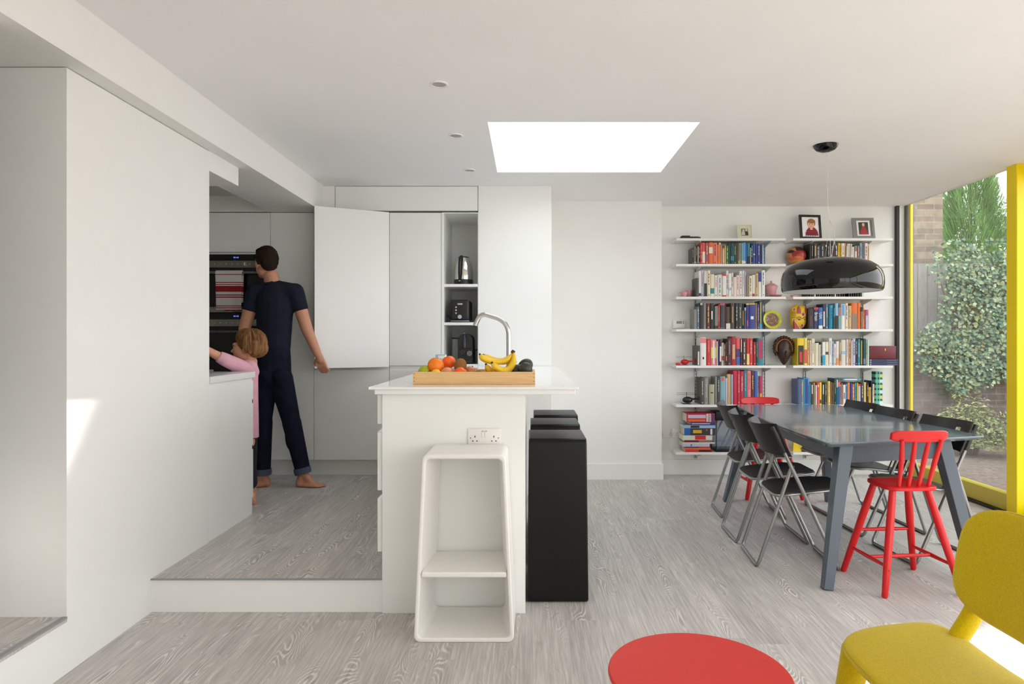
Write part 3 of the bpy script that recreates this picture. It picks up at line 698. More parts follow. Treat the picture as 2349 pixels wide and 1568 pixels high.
banana([ST, U(1176, 850, 3.34), U(1150, 868, 3.31), U(1125, 862, 3.29), U(1115, 836, 3.27)], .017)
b = MB(); b.tube([ST + Vector((-.004, 0, -.008)), ST + Vector((.004, 0, .006))], [.011, .0085], BRN, 8); b.build('stem', t)
# ================================================================ WALL SHELVES
YS0, YS1 = 6.02, 6.228                       # front and back of the boards
YV = {1: 546, 2: 605, 3: 680, 4: 754.5, 5: 838, 6: 928, 7: 1037}
ZT = {k: UZ(v, YS0) for k, v in YV.items()}
LX = (UX(1551, YS0), UX(1803, YS0)); RX = (UX(1819.5, YS0), UX(2049, YS0))
NTH = ['top', 'second', 'third', 'fourth', 'fifth', 'sixth', 'lowest']
UPX = {'left': (UX(1596, 6.22), UX(1752, 6.22)), 'right': (UX(1846, 6.22), UX(1977, 6.22))}
BR = mat('grey shelf bracket', (206, 212, 212), .5)
for side, (xa, xb) in (('left', LX), ('right', RX)):
    for k in range(1, 8):
        z = ZT[k]
        t = thing('wall_shelf', f'white board, {NTH[k-1]} shelf of the {side} bookcase' if k != 7 else f'white board, lowest shelf of the {side} bookcase', 'shelf', ((xa + xb) / 2, 6.12, z - .022), 'white bookcase boards')
        MB().rbox(xa, xb, YS0, YS1 - .008, z - .022, z, .0012, SHELFW, 1).build('board', t)
        for ux in UPX[side]:
            b = MB(); b.prism([(YS0 + .012, z - .0225), (YS0 + .012, z - .030), (YS1 - .012, z - .070), (YS1 - .012, z - .0225)], ux - .0025, ux + .0025, BR, 'YZ'); b.build('bracket', t)
    for j, ux in enumerate(UPX[side]):
        b = MB(); z0, z1 = (ZT[7] - .09, ZT[1] - .01)
        b.box(ux - .012, ux - .009, 6.212, 6.2285, z0, z1, RAILG); b.box(ux + .009, ux + .012, 6.212, 6.2285, z0, z1, RAILG); b.box(ux - .009, ux + .009, 6.224, 6.2285, z0, z1, RAILG)
        zz = z0 + .01
        while zz < z1 - .03:
            b.box(ux - .0065, ux - .0035, 6.2225, 6.2241, zz, zz + .016, DARK); b.box(ux + .0035, ux + .0065, 6.2225, 6.2241, zz, zz + .016, DARK); zz += .032
        o = b.build('shelf_upright'); tag(o, f'slotted grey metal upright, {"left" if j == 0 else "right"} one carrying the {side} bookcase', 'upright')

# ---------------------------------------------------------------- books
CN = {
 'dg': ('dark grey', (72, 70, 66)), 'gr': ('grey', (132, 132, 128)), 'lg': ('light grey', (178, 180, 178)), 'bk': ('black', (30, 30, 30)), 'ch': ('charcoal', (52, 54, 60)),
 'bb': ('brownish black', (62, 44, 38)), 'br': ('brown', (112, 76, 50)), 'db': ('dark brown', (74, 58, 44)), 'mr': ('maroon', (98, 34, 38)), 'dm': ('deep maroon', (66, 26, 34)),
 'rd': ('red', (205, 44, 48)), 'dr': ('dark red', (160, 30, 42)), 'cr': ('crimson', (190, 32, 62)), 'co': ('coral red', (222, 82, 86)), 'mv': ('mauve', (172, 84, 112)), 'mg': ('magenta', (170, 44, 90)),
 'or': ('orange', (222, 108, 40)), 'sa': ('salmon', (224, 118, 98)), 'po': ('peach orange', (226, 148, 98)), 'tn': ('tan', (196, 168, 122)), 'rs': ('dusky rose', (184, 108, 104)), 'ps': ('salmon pink', (228, 130, 132)),
 'yl': ('yellow', (232, 202, 34)), 'py': ('pale yellow', (228, 214, 128)), 'gd': ('gold', (214, 170, 40)), 'gn': ('green', (58, 112, 62)), 'dn': ('dark green', (40, 76, 62)), 'ol': ('olive', (98, 94, 62)), 'sg': ('sage', (150, 166, 146)),
 'lo': ('pale olive', (164, 168, 140)), 'dt': ('dark teal', (20, 70, 74)), 'te': ('teal', (40, 128, 142)), 'lt': ('light teal', (122, 170, 178)), 'tw': ('pale teal', (190, 214, 206)), 'cy': ('cyan', (40, 160, 204)), 'lb': ('light blue', (150, 186, 214)),
 'bl': ('blue', (40, 98, 176)), 'bu': ('sky blue', (96, 156, 214)), 'sb': ('slate blue', (72, 92, 136)), 'nv': ('navy', (34, 42, 84)), 'nb': ('royal blue', (42, 56, 140)), 'in': ('indigo', (58, 50, 110)), 'pu': ('purple', (96, 60, 110)), 'vi': ('violet grey', (134, 124, 158)),
 'la': ('lavender', (190, 188, 212)), 'wh': ('white', (228, 228, 224)), 'ow': ('off-white', (216, 214, 204)), 'cm': ('cream', (224, 218, 192)), 'pk': ('pale pink', (226, 206, 202)), 'tp': ('taupe', (140, 124, 106)), 'bg': ('blue grey', (92, 120, 138)),
}
def bmat(c): return mat('book ' + CN[c][0], CN[c][1], .45, var=.03, scale=40)
PAGES = mat('book pages', (222, 214, 192), .9, var=.06, scale=300, stretch=(1, 1, .02))
ORD = ('first second third fourth fifth sixth seventh eighth ninth tenth eleventh twelfth thirteenth fourteenth fifteenth sixteenth seventeenth eighteenth nineteenth twentieth twenty-first '
       'twenty-second twenty-third twenty-fourth twenty-fifth twenty-sixth twenty-seventh twenty-eighth twenty-ninth thirtieth thirty-first thirty-second thirty-third thirty-fourth').split()
def make_book(x0, x1, z0, h, c, dep, lab, rnd, yf, extra):
    """upright book, spine towards the room"""
    m = bmat(c); t = x1 - x0; e = min(.0022, t * .16)
    o_ = thing('book', lab, 'book', ((x0 + x1) / 2, yf + dep / 2, z0), None)
    b = MB()
    sp_ = [(x0, yf + .004), (x0 + t * .22, yf + .0008), (x0 + t * .5, yf), (x1 - t * .22, yf + .0008), (x1, yf + .004), (x1, yf + dep), (x1 - e, yf + dep), (x1 - e, yf + .006), (x0 + e, yf + .006), (x0 + e, yf + dep), (x0, yf + dep)]
    b.prism(sp_, z0 + .0004, z0 + h, m, 'XY'); b.build('cover', o_)
    MB().box(x0 + e, x1 - e, yf + .006, yf + dep - .003, z0 + .003, z0 + h - .004, PAGES).build('pages', o_)
    if extra:
        for lv, it in enumerate(extra):
            kind = it[0]
            if kind == 'L':                                    # label or coloured band, fractions from the top
                _, c2, f0, f1 = it[:4]; w_ = it[4] if len(it) > 4 else .96
                b = MB(); xm = (x0 + x1) / 2; b.box(xm - t / 2 * w_, xm + t / 2 * w_, yf - .0006 - .0004 * lv, yf + .004, z0 + h * (1 - f1), z0 + h * (1 - f0), bmat(c2)); k = b.build('spine_label', o_)
                k['label'] = CN[c2][0] + ' spine label'
            elif kind == 'T':                                  # lettering
                _, txt, c2, f0, f1 = it[:5]
                M = Matrix.Translation(((x0 + x1) / 2, yf - .0018, z0 + h * (1 - (f0 + f1) / 2))) @ Matrix.Rotation(PI / 2, 4, 'Y') @ Matrix.Rotation(PI / 2, 4, 'X')
                L = h * (f1 - f0); b = text_mesh(txt, 1.0, bmat(c2)); xs = [v[0] for v in b.v]; ys = [v[1] for v in b.v]
                k = L / (max(xs) - min(xs)); ky = t * .72 / (max(ys) - min(ys)); cx_, cy_ = (max(xs) + min(xs)) / 2, (max(ys) + min(ys)) / 2
                b.v = [((v[0] - cx_) * k, (v[1] - cy_) * ky, v[2] * .6) for v in b.v]; b.xf(M); b.build('spine_title', o_)
    elif t > .010 and rnd.random() < .72:
        lum = sum(CN[c][1]); c2 = rnd.choice(['ow', 'cm', 'py', 'lg'] if lum < 400 else ['dg', 'ch', 'dr', 'sb', 'tp'])
        b = MB(); xm = (x0 + x1) / 2 ; z = z0 + h * rnd.uniform(.84, .93); zend = z0 + h * rnd.uniform(.30, .5); ww = min(t * .30, .008) / 2
        style = rnd.choice((1, 1, 3, 5))
        while z > zend:
            L = rnd.uniform(.004, .010) * style; b.box(xm - ww * rnd.uniform(.6, 1), xm + ww * rnd.uniform(.6, 1), yf - .0005, yf + .003, z - L, z, bmat(c2)); z -= L + rnd.uniform(.002, .005) * (1 + style * .3)
        b.box(xm - ww, xm + ww, yf - .0005, yf + .003, z0 + h * .05, z0 + h * .05 + .009, bmat(c2)); b.build('spine_title', o_)
    return o_
def row(side, k, ox, oy, sc_, data, yoff=0.012, tilt=None):
    """data: 'x0 x1 ytop colour' in the enlarged crop's pixels"""
    rnd = random.Random(k * 10 + len(side)); zb = ZT[k + (1 if k < 7 else 0)] if False else ZT[k]
    items = []
    for ln in data.strip().split(';'):
        p = ln.split()
        if not p: continue
        ex = []
        for q in p[4:]:
            a = q.split(':')
            if a[0] == 'L': ex.append(('L', a[1], float(a[2]), float(a[3]), float(a[4]) if len(a) > 4 else .96))
            else: ex.append(('T', a[1], a[2], float(a[3]), float(a[4])))
        items.append([float(p[0]), float(p[1]), float(p[2]), p[3], ex])
    prev = None; n = len(items)
    for i, (a, c, yt, col, ex) in enumerate(items):
        dep = rnd.uniform(.125, .165); yf = YS0 + yoff + rnd.uniform(0, .012)
        x0, x1 = UX(ox + a / sc_, yf), UX(ox + c / sc_, yf)
        if prev is not None and x0 < prev + .0008: x0 = prev + .0008
        if x1 < x0 + .006: x1 = x0 + .006
        prev = x1
        h = UZ(oy + yt / sc_, yf) - ZT[k]
        nxt = ZT.get(k - 1); 
        if nxt: h = min(h, nxt - .026 - ZT[k] - (.012 if any(abs((x0 + x1) / 2 - u) < .03 for u in UPX[side]) else 0))
        t = x1 - x0; size = ('slim' if t < .016 else 'thick' if t > .042 else 'medium')
        hs = 'short' if h < .165 else 'tall' if h > .235 else ''
        lb = (' with ' + CN[ex[0][1]][0].split()[-1] + ' label') if ex and ex[0][0] == 'L' else ''
        if ex and ex[0][0] == 'T': lb = f' titled {ex[0][1]}'
        lab = ' '.join(f'{size if size != "medium" else ""} {hs} {CN[col][0]} book{lb}, {ORD[i]} from left, {NTH[k-1]} shelf, {side} bookcase'.split())
        o = make_book(x0, x1, ZT[k], h, col, dep, lab, rnd, yf, ex)
        o['group'] = f'books on the {NTH[k-1]} shelf of the {side} bookcase'
row('left', 2, 1580, 540, 13.05, '''110 155 370 dg;155 210 320 gr L:ow:.85:.95:.5;210 255 300 bb;255 300 300 mr L:cm:.05:.95:.5;300 345 295 bb;345 405 190 rd;405 490 190 co L:cm:.42:.94;505 590 215 mv;
600 725 205 or L:cm:.22:.50:.94;730 850 215 sa;850 900 265 or;900 960 210 po L:ow:.02:.08;960 1000 290 tn;1000 1080 360 rs L:cm:.1:.95:.4;1080 1115 290 py;1115 1190 290 gn;1190 1245 240 dn;1250 1360 230 dt L:te:.62:.82;
1360 1420 240 dn;1425 1475 225 ol;1475 1520 225 tp L:yl:.84:.97;1520 1580 225 sg;1580 1640 225 lt L:ow:.82:.98;1640 1700 205 bu L:cm:.85:.97;1700 1750 250 bl;1750 1835 235 te L:bk:.62:.98;1835 1870 360 lg;1870 1920 235 nv;1920 1990 235 bl L:ow:.5:.56:.7;
1990 2060 240 in;2060 2140 240 nb;2140 2185 250 nv;2200 2240 280 lb''')
row('left', 3, 1580, 610, 13.05, '''215 300 360 dg;300 370 140 wh L:nv:.86:.97;370 445 120 la;455 550 145 ow L:bk:.48:.98:.85;555 645 130 cm;655 760 245 cm L:te:.62:.86;770 860 275 wh;865 995 255 ow;1010 1120 240 wh L:rd:.0:.08 L:rd:.93:.99;
1125 1185 135 wh;1190 1275 215 wh L:lb:.62:.73;1280 1335 205 ow;1340 1420 330 pk;1420 1515 275 pk;1520 1600 150 wh;1605 1660 140 wh;1670 1710 170 la;1720 1805 285 tp;1810 1890 290 cm;1890 1985 260 ow L:dr:.86:.98:.7;
1990 2080 220 tn;2085 2170 190 wh L:nb:.0:.38;2185 2285 120 wh''')
row('left', 4, 1580, 680, 13.05, '''150 250 380 gr;255 315 300 bg;320 435 190 bk L:lg:.0:.08:.6;440 530 190 gr;535 630 200 mr;635 755 200 bk L:wh:.3:.62:.3;780 880 285 gr L:bk:.85:.98;885 928 230 rd;930 1082 195 ch L:mv:.0:.08 L:sb:.93:.99;1085 1112 200 mr;
1115 1245 305 db L:ow:.74:.99;1250 1370 190 db L:tn:.14:.75:.18;1390 1480 195 bk;1482 1600 195 ch;1602 1655 205 bk L:gd:.28:.85:.4;1660 1715 325 sb L:lb:.0:.14;1720 1800 205 in L:py:.0:.05 L:mv:.66:.88:.5;1805 1990 200 nb L:wh:.5:.62:.45 L:gd:.0:.05;
1995 2050 190 tp;2055 2112 230 pu;2115 2190 130 dt L:cy:.79:.99:.9 L:py:.05:.78:.25''')
row('left', 5, 1580, 765, 13.05, '''240 345 355 dg L:ow:.3:.97:.4;347 525 110 wh L:ps:.02:.2 L:bk:.70:.78:.25;540 655 155 rd;665 830 175 ps L:py:.3:.72 L:wh:.05:.95:.3;835 870 225 wh;872 920 170 in;922 976 170 mr L:wh:.27:.85;980 1045 270 lg L:dr:.58:.78;1050 1105 295 br;
1108 1150 250 bb L:ps:.6:.8:.6;1152 1278 150 dm;1280 1410 80 dr L:tn:.28:.78:.6;1420 1535 130 co L:bl:.72:.97 L:in:.4:.7;1545 1602 150 dm L:wh:.02:.5:.4;1605 1725 150 dm;1735 1815 140 rd L:py:.57:.97;1820 1915 140 rd;1930 2020 250 dr;2022 2060 150 dn;2065 2240 130 te L:mg:.06:.76:.7''')
row('left', 6, 1580, 840, 13.05, '''365 455 330 dg;460 590 325 gr;610 770 540 lo L:ch:.38:.44:.5;785 850 310 gr;855 935 330 dg;945 1095 300 lt L:co:.03:.16:.5;1100 1148 350 la;1150 1262 230 tn;1265 1325 240 lb;1330 1448 125 cr;1450 1540 125 cr;1545 1645 145 cr;
1650 1750 120 te;1755 1860 130 ps;1865 1960 130 mr;1970 2058 145 bl;2060 2095 160 tw;2100 2210 300 mg L:gd:.6:.92:.6''')
row('right', 2, 1840, 545, 13.82, '''240 290 185 bk;292 365 200 bk;367 460 190 db L:tn:.1:.6:.4;462 570 240 ch;575 720 185 bk;725 800 180 bk L:cm:.08:.16:.6;802 870 180 dm;875 915 190 lg;917 980 180 bk;982 1040 180 mr;1042 1130 185 bk;1140 1218 175 yl;1220 1250 215 gd;1252 1352 175 wh;1355 1395 180 po;
1397 1438 260 wh;1440 1535 190 ow;1537 1590 200 wh;1592 1650 290 pk;1680 1750 250 wh L:gr:.0:.3;1755 1815 250 rs;1830 1905 165 lt;1910 1970 180 vi;1980 2080 170 pk;2085 2140 240 tn''')
row('right', 4, 1800, 680, 11.19, '''610 745 300 bk L:mr:.35:.85:.35;750 865 275 nv T:Britain:wh:.24:.62 L:rd:.0:.10;870 975 280 bl T:USA:wh:.24:.53 L:wh:.83:.98;978 1045 185 nv L:wh:.3:.9:.5;1050 1125 180 bg;1127 1158 200 te;1160 1240 220 cy;1245 1295 290 te L:ch:.42:.98;1300 1375 170 lb L:bk:.48:.99;1380 1450 280 lt L:co:.05:.4:.4;
1455 1550 190 wh L:bu:.02:.46:.6;1560 1625 165 cm;1630 1715 235 tn;1720 1865 165 or L:tp:.42:.98;1870 1950 160 or;1955 2003 265 tp L:bk:.0:.2;2005 2055 280 po;2060 2160 335 mv L:la:.3:.98:.6''')
row('right', 5, 1820, 765, 9.4, '''90 232 95 yl L:bk:.27:.98:.8 L:rd:.5:.88:.4;235 300 90 py L:co:.42:.92;310 345 140 py;347 385 140 pk;395 460 105 cm;470 550 200 cm;552 590 235 ow;592 620 180 dn;625 685 175 wh L:cy:.56:.98;690 760 175 cm L:ch:.42:.54:.8;770 830 95 wh;835 870 160 lb;
875 920 220 wh;925 988 165 wh L:po:.7:.98;990 1030 190 tn L:tp:.5:.8;1035 1130 130 ow L:lb:.44:.56;1140 1185 120 pk;1190 1243 120 tn;1245 1275 140 wh;1280 1340 110 la;1345 1382 120 nv;1385 1438 115 te;1440 1500 130 dn L:gd:.05:.95:.3;1505 1560 100 dt L:vi:.75:.95:.8;1565 1598 120 sg;1600 1635 120 tw''')
row('right', 6, 1820, 840, 10.68, '''105 188 315 sb;190 248 320 gr;252 392 285 cy L:wh:.15:.8:.4 L:nb:.03:.97:.5;395 420 420 lb;425 495 430 ch L:wh:.04:.48:.3;497 530 400 tn;535 580 460 ow;585 635 400 co L:wh:.1:.2:.5;640 695 390 yl L:ch:.78:.95:.6;700 770 430 ch L:wh:.04:.5:.3;772 818 400 gn;820 848 400 rs;
850 905 365 py;910 960 385 br;965 998 400 ol;1002 1048 295 dt;1050 1085 330 te L:wh:.0:.3:.8;1090 1145 380 bl L:sa:.0:.2;1150 1178 440 tn;1180 1210 410 rs;1215 1280 450 wh L:vi:.4:.7:.5;1285 1330 430 bu;1335 1385 400 po;1388 1440 400 nb;1443 1495 430 or;1500 1552 410 cy;1555 1590 400 yl;1593 1650 430 la L:rd:.0:.1;
1660 1720 400 in;1730 1790 390 py;1795 1843 400 dm;1845 1903 510 gd;1905 1930 350 nv;1945 1985 430 cm''')
# books lying flat and magazines
def flat_stuff(name, lab, cat, x0, x1, y0, y1, z0, h, c, rot=0.0, grp=None, spine=None):
    c_ = ((x0 + x1) / 2, (y0 + y1) / 2, z0); t = thing(name, lab, cat, c_, grp); t.rotation_euler = (0, 0, 0)
    M = Matrix.Translation(c_) @ Matrix.Rotation(rot, 4, 'Z') @ Matrix.Translation((-c_[0], -c_[1], -c_[2]))
    e = min(.002, h * .15); m = bmat(c)
    b = MB(); b.box(x0, x1, y0, y1, z0, z0 + e, m); b.box(x0, x1, y0, y1, z0 + h - e, z0 + h, m); b.box(x0, x1, y0, y0 + .0025, z0 + e, z0 + h - e, m); b.xf(M); b.build('cover', t)
    b = MB(); b.box(x0 + .002, x1 - .002, y0 + .0025, y1 - .002, z0 + e, z0 + h - e, PAGES); b.xf(M); b.build('pages', t)
    for s_ in spine or []:
        c2, f0, f1 = s_[:3]; g0, g1 = (s_[3], s_[4]) if len(s_) > 3 else (.12, .88)
        b = MB(); b.box(x0 + (x1 - x0) * f0, x0 + (x1 - x0) * f1, y0 - .0006, y0 + .001, z0 + h * g0, z0 + h * g1, bmat(c2)); b.xf(M); b.build('spine_label', t)
    return t
z6 = ZT[6]; zz = ZT[6] + .148
xa, xb = UX(1933, 6.04), UX(1975, 6.04)
flat_stuff('book', 'thin cyan book lying flat across the upright books, sixth shelf, right bookcase', 'book', xa, xb, 6.045, 6.19, ZT[6] + .220, .014, 'cy', .03, spine=[('wh', .1, .8)])
# magazine and book pile on the lowest left shelf, described bottom up from the photograph
YP = 6.03
pile = [(1572, 1634, 1037, 1031, 'rd', 'orange-red paperback at the very bottom of the pile', [('bk', .5, .98)]),
        (1571, 1630, 1031, 1027, 'or', 'thin orange magazine, second lowest in the pile', []),
        (1571, 1630, 1027, 1024.5, 'nv', 'thin navy magazine, third lowest in the pile', [('rd', .55, .95)]),
        (1566, 1628, 1024.5, 1017.5, 'la', 'pale lavender paperback low in the pile, under the wide white one', [('sb', .3, .34)]),
        (1565, 1640, 1017.5, 1014.5, 'ow', 'wide thin white magazine jutting right from the pile', []),
        (1570, 1636, 1014.5, 1009.5, 'mr', 'thin maroon and grey book in the middle of the pile', [('tp', .5, .98)]),
        (1566, 1634, 1009.5, 998.5, 'ow', 'thick white book with a red block, middle of the pile', [('rd', .42, .78, .1, .95)]),
        (1570, 1641, 998.5, 982, 'ch', 'thick black travel guide with blue end and golden picture in the pile', [('bl', .0, .19, 0, 1), ('gd', .28, .56, .3, .75), ('wh', .84, .9, .1, .9), ('rd', .7, .75, .6, .9)]),
        (1568, 1641, 982, 975.5, 'lb', 'pale blue and white thin book above the black travel guide', [('bk', .22, .5)]),
        (1584, 1640, 975.5, 968, 'in', 'purple book under the thick pink guidebook on the pile', [('la', .05, .8, .35, .65)]),
        (1575, 1640, 968, 948.5, 'cr', 'thick pink and red guidebook on top of the pile', [('la', .05, .68, .45, .85), ('pk', .70, .86, .02, .98), ('pu', .88, .99, .02, .98), ('or', .05, .66, .08, .3)])]
zc = ZT[7] + .0002
for i, (a, c, yb, yt, col, lab, sp_) in enumerate(pile):
    h = (yb - yt) / F * YP * 1.0
    flat_stuff('book', lab, 'book', UX(a, YP), UX(c, YP), YP, YP + .17, zc, h - .0004, col, 0.0, 'books and magazines piled on the lowest left shelf', sp_); zc += h
# lettering on the topmost guide
tb = text_mesh('RUSSIA', .040, bmat('bk')); M = Matrix.Translation((UX(1626.5, YP), YP - .0016, zc - .040)) @ Matrix.Rotation(PI / 2, 4, 'Y') @ Matrix.Rotation(PI / 2, 4, 'X')
xs = [v[0] for v in tb.v]; k = .066 / (max(xs) - min(xs)); tb.v = [((v[0]) * k * -1 * -1, v[1] * k * 1.2, v[2] * .5) for v in tb.v]; tb.xf(M)
last = [o for o in COL.objects if o.get('label', '').startswith('thick pink and red guidebook')][0]; tb.build('cover_title', last)

# ---- things on the shelves
def on(px, k, Y): return Vector((UX(px, Y), Y, ZT[k]))
p = on(1583, 1, 6.09)
b = MB(); DW = mat('dark carved wood', (48, 26, 22), .5, var=.3, scale=60)
b.rbox(p.x - .088, p.x - .004, 6.05, 6.12, p.z + .001, p.z + .030, .010, DW, 3); b.rbox(p.x - .006, p.x + .078, 6.055, 6.118, p.z + .001, p.z + .022, .009, DW, 3); b.rbox(p.x + .070, p.x + .094, 6.07, 6.10, p.z + .008, p.z + .020, .005, DW, 2)
o = b.build('carved_wooden_box'); tag(o, 'small dark carved wooden box lying at the left end of the top shelf', 'box')
def frame(name, lab, x0, x1, y0, y1, k, Y, w_, m, lean=0.12, yaw=0.0, pic=None, mount=None):
    W = UX(x1, Y) - UX(x0, Y); H = UZ(y0, Y) - ZT[k]; X = (UX(x0, Y) + UX(x1, Y)) / 2
    t = thing(name, lab, 'picture frame', (X, Y, ZT[k]))
    M = Matrix.Translation((X, Y, ZT[k] + .0015)) @ Matrix.Rotation(yaw, 4, 'Z') @ Matrix.Rotation(-lean, 4, 'X')
    b = MB(); h = W / 2
    b.box(-h, h, 0, .014, 0, w_, m); b.box(-h, h, 0, .014, H - w_, H, m); b.box(-h, -h + w_, 0, .014, w_, H - w_, m); b.box(h - w_, h, 0, .014, w_, H - w_, m); b.xf(M); b.build('frame', t)
    b = MB(); b.box(-h + w_, h - w_, .005, .010, w_, H - w_, mount or m); b.xf(M); b.build('mount', t)
    if pic:
        b = MB(); pic(b, W, H, w_); b.xf(M); b.build('photograph', t)
    b = MB(); b.box(-.012, .012, .0145, .018, .0, H * .7, m); b.xf(M); bb = b.build('backboard', t)
    return t
def disc(b, cx, cz, rx, rz, y, m, a0=0, a1=2 * PI, n=20):
    b.prism([(cx + rx * math.cos(a0 + (a1 - a0) * k / n), cz + rz * math.sin(a0 + (a1 - a0) * k / n)) for k in range(n + (0 if a1 - a0 > 6.2 else 1))], y, y + .0012, m, 'XZ')
PH = {k: mat('print ' + k, v, .35) for k, v in dict(white=(236, 234, 236), hair=(150, 104, 62), skin=(226, 178, 150), red=(150, 24, 40), dark=(60, 14, 24), grey=(120, 118, 104), pale=(206, 204, 190), green=(60, 72, 52), crim=(170, 52, 66), eye=(60, 44, 40)).items()}
def boy(b, W, H, w_):
    b.box(-W / 2 + w_, W / 2 - w_, .0042, .0052, w_, H - w_, PH['white'])
    disc(b, .012, H * .05 + w_, W * .30, H * .36, .0030, PH['red'], 0, PI)
    for k in range(5): b.box(-.05 + k * .022, -.047 + k * .022, .0024, .0032, w_, H * .28, PH['dark'])
    for k in range(3): b.box(-W * .22, W * .3, .0024, .0032, w_ + .012 + k * .022, w_ + .015 + k * .022, PH['dark'])
    b.box(-.004, .020, .0024, .0036, H * .38, H * .50, PH['skin'])
    disc(b, .010, H * .66, W * .19, H * .18, .0022, PH['hair']); disc(b, .006, H * .59, W * .155, H * .15, .0012, PH['skin']); disc(b, .012, H * .73, W * .18, H * .09, .0004, PH['hair'])
    disc(b, -.008, H * .60, .004, .003, .0002, PH['eye']); disc(b, .018, H * .60, .004, .003, .0002, PH['eye']); disc(b, .003, H * .515, .008, .002, .0002, PH['crim'])
def couple(b, W, H, w_):
    b.box(-W * .23, W * .23, .0040, .0052, H * .26, H * .74, PH['grey'])
    disc(b, -.012, H * .30, .018, H * .26, .0028, PH['pale'], 0, PI); disc(b, .018, H * .30, .016, H * .30, .0028, PH['eye'], 0, PI); disc(b, -.010, H * .60, .010, .013, .0020, PH['pale']); disc(b, .016, H * .64, .010, .013, .0020, PH['pale'])
def gown(b, W, H, w_):
    b.box(-W * .30, W * .30, .0040, .0052, H * .16, H * .88, PH['white']); b.box(-W * .22, W * .22, .0030, .0040, H * .22, H * .80, PH['green'])
    b.prism([(-W * .20, H * .23), (W * .20, H * .23), (W * .05, H * .62), (-W * .05, H * .62)], .0018, .0030, PH['crim'], 'XZ'); disc(b, 0, H * .68, .012, .016, .0010, PH['skin'])
frame('picture_frame', 'small cream picture frame with a grey photo on the left top shelf', 1692, 1726, 514.5, 547, 1, 6.10, .006, mat('cream frame', (222, 218, 190), .4), pic=couple, mount=mat('cream mount', (214, 214, 186), .7))
frame('picture_frame', 'black picture frame with a portrait of a child in red checked shirt', 1835.5, 1887, 491, 547, 1, 6.08, .022, mat('black frame', (18, 18, 17), .35), yaw=.10, pic=boy)
frame('picture_frame', 'grey picture frame with a photo of someone in a red gown', 1959, 2008, 497, 546, 1, 6.08, .024, mat('grey frame', (134, 134, 130), .4), lean=.2, yaw=-.05, pic=gown, mount=mat('grey frame', (134, 134, 130)))
# painted ball
def ball_material():
    m = bpy.data.materials.new('patchwork painted clay'); m.use_nodes = True; n = m.node_tree.nodes; l = m.node_tree.links; b = n['Principled BSDF']
    t = n.new('ShaderNodeTexCoord'); v = n.new('ShaderNodeTexVoronoi'); v.inputs['Scale'].default_value = 17; mp = n.new('ShaderNodeMapping'); mp.inputs['Scale'].default_value = (.6, 1, 1.5); mp.inputs['Rotation'].default_value = (0, .5, 0)
    l.new(t.outputs['Object'], mp.inputs[0]); l.new(mp.outputs[0], v.inputs['Vector']); s = n.new('ShaderNodeSeparateColor'); l.new(v.outputs['Color'], s.inputs[0]); r = n.new('ShaderNodeValToRGB'); r.color_ramp.interpolation = 'CONSTANT'
    cs = [(0, (150, 40, 34)), (.22, (196, 140, 84)), (.4, (92, 94, 74)), (.6, (206, 100, 62)), (.78, (44, 34, 32)), (.9, (176, 156, 120))]
    r.color_ramp.elements[0].position = 0; r.color_ramp.elements[0].color = lin(cs[0][1]) + (1,); r.color_ramp.elements[1].position = cs[1][0]; r.color_ramp.elements[1].color = lin(cs[1][1]) + (1,)
    for p_, c in cs[2:]: e = r.color_ramp.elements.new(p_); e.color = lin(c) + (1,)
    l.new(s.outputs[0], r.inputs[0]); l.new(r.outputs[0], b.inputs['Base Color']); b.inputs['Roughness'].default_value = .35; return m
p = on(1826, 2, 6.13); b = MB(); b.ell((p.x, p.y, p.z + .088), (.086, .086, .086), ball_material(), 32, 20); o = b.build('painted_clay_ball'); tag(o, 'round painted clay ball with red, tan and grey patches beside the black books', 'ornament')
PINK = mat('dusky pink glaze', (206, 150, 154), .25, coat=.4)
def cup(px, Y, k, r, h, lab, spout=False):
    p = on(px, k, Y); t = thing('pink_cup', lab, 'cup', tuple(p)); b = MB()
    b.lathe([(0, .003), (r * .45, .003), (r * .5, .0), (r * .6, .004), (r * .9, h * .35), (r, h), (r * .93, h), (r * .82, h * .35), (0, .012)], tuple(p), PINK, 28); b.build('bowl', t)
    b = MB(); b.ring([p + Vector((-r - .006 + .012 * math.cos(a), 0, h * .55 + .016 * math.sin(a))) for a in [2 * PI * i / 16 for i in range(16)]], .0028, PINK); b.build('handle', t)
cup(1569, 6.07, 3, .031, .044, 'small pink cup in front of the other, left end of third shelf'); cup(1580, 6.14, 3, .036, .066, 'larger pink cup behind the small one, left end of third shelf')
p = on(1769, 3, 6.16); t = thing('pink_sugar_pot', 'lidded dusky pink pot standing beside the white books', 'pot', tuple(p))
b = MB(); b.lathe([(0, .002), (.034, .002), (.042, .03), (.048, .085), (.051, .105)], tuple(p), PINK, 32); b.build('body', t)
b = MB(); b.lathe([(.051, .105), (.055, .110), (.036, .124), (.012, .134), (.006, .140), (.011, .150), (.0, .158)], tuple(p), PINK, 32); b.build('lid', t)
for q in (-1, 1):
    b = MB(); b.tube([p + Vector((q * .046, 0, .10)), p + Vector((q * .068, 0, .108)), p + Vector((q * .050, 0, .085))], .0035, PINK, 8); b.build('handle', t)
p = on(1780, 3, 6.06); b = MB(); b.lathe([(0, .010), (.045, .009), (.058, .018), (.060, .016), (.047, .004), (.034, .001), (0, .001)], (p.x, 6.068, p.z), mat('dusky red glaze', (172, 104, 108), .25, coat=.4), 36); o = b.build('saucer'); tag(o, 'dusky red saucer in front of the pink pot', 'saucer')
